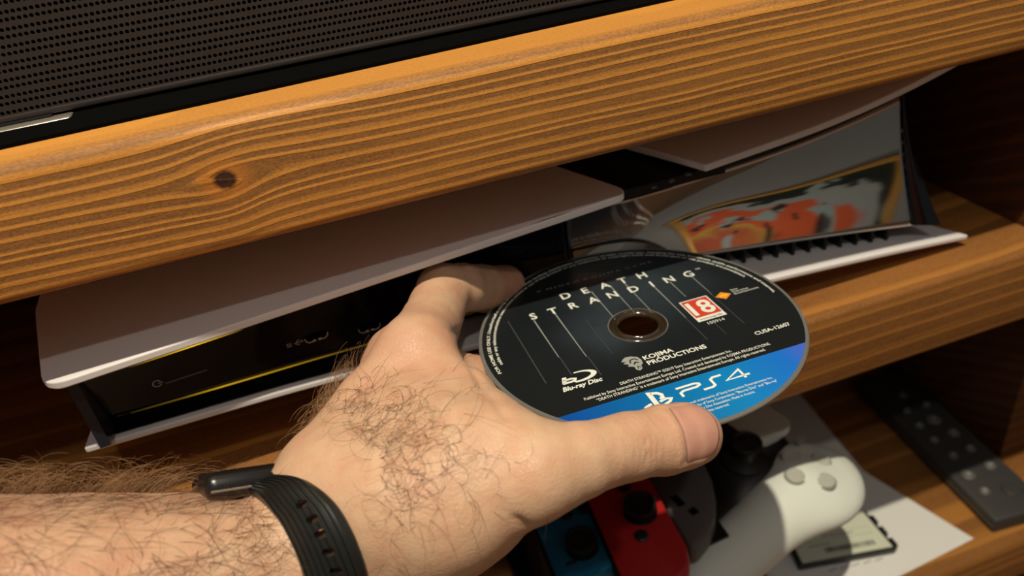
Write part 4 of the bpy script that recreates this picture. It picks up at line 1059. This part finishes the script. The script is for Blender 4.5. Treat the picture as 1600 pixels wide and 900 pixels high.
DW = DO * math.cos(0.22) - RA * math.sin(0.22) - FA * 0.10; Mw = frame_of(tuple(R @ cc), tuple(R @ FA), tuple(R @ DW))
case = box('case', (-15, -19, -3.8), (13, 19, 3.8), plain('case_black', (0.008, 0.008, 0.009), 0.3), watch, bev=3.2, seg=4, frame=Mw)
bm = bmesh.new(); bm_box(bm, (-12, -16, 3.5), (9, 16, 4.0), 0.2, 1); finish('screen', bm, m_gloss, watch, frame=Mw)
for y0_ in (18.6, -19.3):
    bm = bmesh.new(); bm_box(bm, (-13.5, y0_, -1.6), (12, y0_ + 0.7, -0.9), 0.2, 1); finish('case_rim', bm, m_chrome, watch, frame=Mw)

# ------------------------------------------------------------------ bottom shelf: papers, card, remote, gamepad, small controllers, dock
def slab(name, pts, z0, z1, mat, parent=None, bev=0.0):
    bm = bmesh.new(); bm_prism(bm, pts, z0, z1)
    if bev: bmesh.ops.bevel(bm, geom=list(bm.edges), offset=bev, segments=2, affect='EDGES', profile=0.5)
    o = finish(name, bm, mat, parent)
    return auto(o) if bev else o
tag(slab('paper_sheet', [(200, 300), (332, 318), (347, 440), (230, 452)], ZL + 0.05, ZL + 0.45, m_paper), 'white paper sheet lying under the controller towards the back of the bottom shelf', 'paper', 'papers on the bottom shelf')
bro = thing('folded_leaflet', 'folded white paper leaflet with a free front corner on the lit wood', 'paper', (300, 280, ZL), 'papers on the bottom shelf')
for k in range(4):
    d = k * 1.2
    slab('page', [(222 + d, 241), (357 - d * 0.6, 251 + d * 0.7), (326, 352), (206, 342)], ZL + 0.5 + k * 0.42, ZL + 0.86 + k * 0.42, m_paper, bro)
bm = bmesh.new()
for k in range(5):
    a = PZ(1296 + k * 18, 893 - k * 4, ZL + 2.3); bm_box(bm, (a[0], a[1], ZL + 2.14), (a[0] + 6, a[1] + 0.8, ZL + 2.2))
finish('print_line', bm, plain('grey_ink', (0.3, 0.3, 0.3), 0.7), bro)
# label card in a dark tray
ZC = ZL + 2.3
cA, cB, cC, cD = [PZ(*p, ZC + 6) for p in ((1249, 884), (1402, 856), (1352, 797), (1215, 815))]
def inset(pts, d):
    c = np.mean(pts, 0); return [tuple((p + (c - p) / np.linalg.norm(c - p) * d)[:2]) for p in pts]
m_tray = plain('dark_green_plastic', (0.010, 0.016, 0.013), 0.35)
m_label = plain('pale_green_label', (0.66, 0.70, 0.56), 0.55)
crd = thing('label_case', 'small dark green plastic case with a pale barcode label, half under the white controller', 'case', (*np.mean([cA, cB, cC, cD], 0)[:2], ZC))
slab('tray', [tuple(p[:2]) for p in (cA, cB, cC, cD)], ZC, ZC + 6, m_tray, crd, bev=1.2)
q = inset([cA, cB, cC, cD], 3.0); lab = slab('label', q, ZC + 6, ZC + 6.6, m_label, crd)
q0, q1, q2, q3 = [np.array(p) for p in q]
def bil(u, v): return q0 * (1 - u) * (1 - v) + q1 * u * (1 - v) + q2 * u * v + q3 * (1 - u) * v
bm = bmesh.new(); u = 0.30
rg = random.Random(3)
while u < 0.86:
    w_ = rg.choice((0.006, 0.01, 0.016)); pts = [bil(u, .12), bil(u + w_, .12), bil(u + w_, .24), bil(u, .24)]
    bm_prism(bm, [tuple(p) for p in pts], ZC + 6.6, ZC + 6.7); u += w_ + rg.choice((0.006, 0.012))
finish('barcode', bm, m_ink, lab)
bm = bmesh.new()
for v_ in (0.42, 0.60): bm_prism(bm, [tuple(bil(.08, v_)), tuple(bil(.92, v_)), tuple(bil(.92, v_ + .008)), tuple(bil(.08, v_ + .008))], ZC + 6.6, ZC + 6.65)
for u_, v_, l_ in ((.35, .50, .3), (.15, .75, .4), (.15, .31, .25), (.6, .5, .12)): bm_prism(bm, [tuple(bil(u_, v_)), tuple(bil(u_ + l_, v_)), tuple(bil(u_ + l_, v_ + .03)), tuple(bil(u_, v_ + .03))], ZC + 6.6, ZC + 6.65)
finish('label_rule', bm, plain('grey_green_ink', (0.28, 0.30, 0.25), 0.7), lab)
for t_ in (0.15, 0.45, 0.75):
    p_ = cB[:2] * (1 - t_) + cC[:2] * t_; dr = (cC - cB)[:2] / np.linalg.norm((cC - cB)[:2])
    M = frame_of((*p_, ZC + 3), (*dr, 0), (0, 0, 1)); box('clip', (-3.5, -2.2, -2.6), (3.5, 1.0, 3.2), m_tray, crd, bev=0.6, frame=M)
# remote control
zr = ZL + 17
ra, rb_ = PZ(1468, 742, zr)[:2], PZ(1552, 828, ZL + 4)[:2]
rdir = np.array([0.10, 0.99]); rdir /= np.linalg.norm(rdir); rside = np.array([rdir[1], -rdir[0]])
ro = rb_
Mr = frame_of((*ro, ZL), (*rside, 0), (0, 0, 1))
rem = thing('remote_control', 'dark grey remote control with pale button symbols, right of the papers', 'remote', (*ro, ZL))
m_remote = plain('dark_grey_soft_plastic', (0.045, 0.045, 0.043), 0.55, noise=0.1, nscale=600)
m_side = plain('brown_grey_side', (0.10, 0.075, 0.05), 0.5)
box('shell', (0, 0, 0), (43, 160, 13), m_remote, rem, bev=2.0, seg=3, frame=Mr)
bm = bmesh.new(); bm_box(bm, (-0.5, 1, 5), (43.5, 159, 6.2)); finish('shell_seam', bm, m_side, rem, frame=Mr)
m_btn = plain('grey_rubber_button', (0.12, 0.12, 0.115), 0.5); m_mk = plain('white_symbol', (0.45, 0.45, 0.43), 0.6)
for i, (u_, v_, r_) in enumerate(((11, 40, 4.6), (31, 43, 4.0), (11, 24, 3.6), (28, 20, 6.0), (38, 14, 3.8), (14, 60, 3.8), (30, 62, 3.8), (12, 78, 3.4), (30, 80, 4.6), (12, 95, 3.4), (26, 97, 5.5), (14, 113, 3.4), (32, 114, 3.4), (23, 130, 4))):
    bt = lathe('button', [(r_, 12.8), (r_, 13.9), (r_ - 0.6, 14.5), (r_ * .5, 14.7)], m_remote if i in (3, 4) else m_btn, rem, 20, (u_, v_, 0), frame=Mr)
    if i not in (3, 4):
        bm = bmesh.new(); bm_stroke(bm, [(u_ - 1.6, v_), (u_ + 1.6, v_)], 0.9, 14.7, 14.9)
        if i % 2 == 0: bm_stroke(bm, [(u_, v_ - 1.6), (u_, v_ + 1.6)], 0.9, 14.7, 14.9)
        finish('symbol', bm, m_mk, bt, frame=Mr)
# charging dock that carries the small controllers and the gamepad
ZD = -386
dk = thing('charging_dock', 'black charging dock standing under the coloured controllers', 'dock', (150, 350, ZL))
box('base', (56, 290, ZL), (215, 400, ZL + 12), m_black, dk, bev=2)
box('post', (66, 300, ZL + 12), (130, 345, -337), m_black, dk, bev=2)
box('post', (175, 300, ZL + 12), (205, 345, -388), m_black, dk, bev=2)
# joystick controllers
def pad(name, label, cat, corners, z, mat, group, mirror=False):
    c = [PZ(*p, z) for p in corners]     # near-left, near-right, far-right, far-left
    o = (c[0] + c[1]) / 2; ax = ((c[3] + c[2]) / 2 - o); L = np.linalg.norm(ax); ax /= L; wd = np.linalg.norm(c[1] - c[0])
    M = frame_of(o, np.cross(ax, (0, 0, 1)), (0, 0, 1))
    t = thing(name, label, cat, (*o[:2], z - 14), group)
    return t, M, L, wd
m_blue_s = plain('neon_blue_shell', (0.004, 0.14, 0.27), 0.45); m_red_s = plain('neon_red_shell', (0.38, 0.013, 0.012), 0.45)
def joy(label, o_px, far_px, wd, L, z, mat, side):
    o = PZ(*o_px, z); f_ = PZ(*far_px, z); ax = f_ - o; ax /= np.linalg.norm(ax); xx = np.cross(ax, (0, 0, 1))
    M = frame_of(o, xx, (0, 0, 1))
    t = thing('handheld_controller', label, 'controller', (*o[:2], z - 14), 'pair of small coloured controllers')
    pts = []
    hw = wd / 2; rO = wd * 0.44; rI = wd * 0.12
    for sx, sy, r_, a0 in ((1, L, rO if side > 0 else rI, 0), (-1, L, rI if side > 0 else rO, 90), (-1, 0, rI if side > 0 else rO, 180), (1, 0, rO if side > 0 else rI, 270)):
        cx = sx * (hw - r_); cy = (L - r_) if sy else r_
        for k in range(8):
            a = math.radians(a0 + 90 * k / 7); pts.append((cx + r_ * math.cos(a), cy + r_ * math.sin(a)))
    bm = bmesh.new(); bm_prism(bm, pts, -13, 0)
    es = [e for e in bm.edges if abs(e.verts[0].co.z - e.verts[1].co.z) < 0.1]
    bmesh.ops.bevel(bm, geom=es, offset=2.4, segments=3, affect='EDGES', profile=0.5)
    auto(finish('shell', bm, mat, t, frame=M))
    box('rail', (-side * hw - 1.6, 6, -10), (-side * hw + 1.6, L - 6, -3), m_black, t, bev=0.6, frame=M)
    return t, M
zj = -322
def plane_uv(M, px, py, z):
    p = PZ(px, py, z); v = M.inverted() @ Vector(p); return v.x, v.y
tb, Mb = joy('blue handheld controller with a black thumbstick beside the red one', (930, 898), (868, 762), 36, 103, zj, m_blue_s, 1)
def stick(t, M, uv, r, h=7, name='thumbstick'):
    lathe(name, [(r * 1.05, -0.5), (r * 1.05, 0.4), (r * .62, 0.9), (r * .62, h * .55), (r, h * .7), (r, h), (r * .82, h + .3), (r * .78, h - .6), (0.3, h - .9)], m_rubber, t, 32, (uv[0], uv[1], 0), frame=M)
def btn(t, M, uv, r, mat=None, h=1.4, name='button'):
    return lathe(name, [(r, -0.5), (r, h * .7), (r - .5, h), (r * .4, h + .1)], mat or m_rubber, t, 24, (uv[0], uv[1], 0), frame=M)
stick(tb, Mb, plane_uv(Mb, 908, 843, zj + 6), 8.2)
for p in ((886, 806), (912, 797), (872, 788), (898, 780)): btn(tb, Mb, plane_uv(Mb, *p, zj), 3.4)
bm = bmesh.new(); uv = plane_uv(Mb, 893, 881, zj); bm_box(bm, (uv[0] - 2.8, uv[1] - 1, -0.4), (uv[0] + 2.8, uv[1] + 1, 0.7), 0.3, 1); finish('button', bm, m_rubber, tb, frame=Mb)
tr, Mr2 = joy('red handheld controller with a large black thumbstick beside the grey slab', (1040, 912), (956, 742), 36, 103, zj + 4, m_red_s, 1)
stick(tr, Mr2, plane_uv(Mr2, 1000, 792, zj + 8), 8.6)
for p, r_ in (((1002, 838), 3.6), ((976, 763), 3.6), ((955, 745), 3.4), ((960, 775), 0.0)):
    if r_: btn(tr, Mr2, plane_uv(Mr2, *p, zj + 4), r_)
# grey slab with two slots
gz = -330
gp = [PZ(*p, gz)[:2] for p in ((1012, 745), (1076, 850), (1083, 856), (1092, 852), (1108, 832), (1118, 806), (1119, 780), (1112, 750), (1100, 720))]
gs = thing('grey_slab', 'dark grey plastic slab with two small slots, between red controller and gamepad', 'slab', (*np.mean(gp, 0), ZL))
slab('shell', [tuple(p) for p in gp], gz - 14, gz, plain('grey_plastic', (0.10, 0.093, 0.088), 0.45), gs, bev=2.0)
for a_, b_ in ((( 1052, 775), (1066, 790)), ((1079, 795), (1088, 803))):
    a_ = PZ(*a_, gz); b_ = PZ(*b_, gz); bm = bmesh.new(); dv = (b_ - a_)[:2]; dv /= np.linalg.norm(dv)
    bm_stroke(bm, [tuple(a_[:2]), tuple(b_[:2])], 4.5, gz - 0.5, gz + 0.15); finish('slot', bm, m_dark, gs)
box('stem', (*(np.mean(gp, 0) - 12), ZL + 12), (*(np.mean(gp, 0) + 12), gz - 13), m_black, gs)

# gamepad (local frame: x to its right, y away from the grips, z up; mm)
ZG = -340
GD = PZ(1262, 734, ZG)
gu = np.array([0.955, 0.285, 0.0]); gu /= np.linalg.norm(gu)
gn = np.array([0.02, -0.06, 1.0]); gn /= np.linalg.norm(gn)
gx = np.cross(gu, gn); gx /= np.linalg.norm(gx)
SC = 1.02
Mg = frame_of(GD, gx, gn) @ Matrix.Scale(SC, 4) @ Matrix.Translation((-52, -12, 0))
gpd = thing('gamepad', 'white gamepad with black centre and round face buttons, beside the grey slab', 'gamepad', (*GD[:2], ZL))
m_pad = plain('pale_white_shell', (0.74, 0.79, 0.72), 0.45, noise=0.02, nscale=900, bump=0.05)
def field_mesh(name, f, mat, zs=1.0):
    P_, F_ = f.mesh(); P_ = relax(P_, F_, 2, 0.5)
    m = fast_mesh(name, W(fr_apply(Mg, P_)), F_)
    o = new_obj(name, m, mat, gpd)
    b_ = bmesh.new(); b_.from_mesh(m); bmesh.ops.recalc_face_normals(b_, faces=b_.faces); b_.to_mesh(m); b_.free()
    return o
for sx in (1, -1):
    f = Field((sx * 52 - 48, -106, -50), (sx * 52 + 48, 54, 10), 1.25)
    f.ellipsoid((sx * 53, 15, -14), (29, 31, 14), 6)
    f.capsule((sx * 56, 8, -16), (sx * 58, -78, -25), 16, 14, 10)
    f.capsule((sx * 50, 4, -13), (sx * 51, -70, -20), 14, 12, 10)
    gs_o = field_mesh('grip_shell', f, m_pad)
    if sx == 1: shellP = f.mesh()
gb = BVHTree.FromPolygons([Vector(p) for p in relax(shellP[0], shellP[1], 2)], [tuple(map(int, q)) for q in shellP[1]])
def shell_z(x, y):
    h = gb.ray_cast(Vector((x, y, 40)), Vector((0, 0, -1))); return h[0].z if h[0] is not None else 0.0
f = Field((-68, -108, -52), (68, 48, 8), 1.4)
f.ellipsoid((0, 8, -16), (48, 28, 16), 6)
f.capsule((-30, -4, -13), (30, -4, -13), 13, 13, 8)
f.ellipsoid((26, -12, -12), (17, 17, 12), 6); f.ellipsoid((-26, -12, -12), (17, 17, 12), 6)
for sx in (1, -1): f.capsule((sx * 35, -6, -18), (sx * 38, -76, -26), 13, 13.5, 8)
field_mesh('core', f, plain('gamepad_black', (0.012, 0.012, 0.013), 0.4))
def glocal(name, prof, c, mat, parent=gpd, n=28): return lathe(name, prof, mat, parent, n, c, frame=Mg)
m_clear = plain('clear_grey_button', (0.50, 0.52, 0.46), 0.2, coat=0.5)
m_ringb = plain('button_well', (0.25, 0.26, 0.23), 0.5)
for dx, dy in ((0, 11.5), (0, -11.5), (11.5, 0), (-11.5, 0)):
    zt_ = shell_z(52 + dx, 12 + dy)
    bt = glocal('face_button', [(5.2, -4), (5.2, zt_ + 0.6), (4.6, zt_ + 1.2), (3.4, zt_ + 1.3), (3.2, zt_ + 1.0), (0.4, zt_ + 1.0)], (52 + dx, 12 + dy, 0), m_clear)
    glocal('button_well', [(6.0, zt_ - 4), (6.0, zt_ - 0.4), (5.3, zt_ - 0.4), (5.3, zt_ - 4)], (52 + dx, 12 + dy, 0), m_ringb, bt)
for sx in (1, -1):
    glocal('thumbstick', [(13, -2), (13, 0.5), (11, 1.5), (7, 3), (5.5, 9), (8.6, 11), (9, 13), (7.6, 13.6), (7, 12.6), (0.5, 12.2)], (sx * 24, -8, 0), m_rubber)
bm = bmesh.new(); bm_prism(bm, rounded(50, 30, 6, cx=0, cy=20), -4, 1.2); finish('touchpad', bm, m_pad, gpd, frame=Mg)
bm = bmesh.new(); bm_prism(bm, rounded(2.6, 7, 1.2, cx=35, cy=28), -2, 0.5); finish('option_button', bm, m_ringb, gpd, frame=Mg)
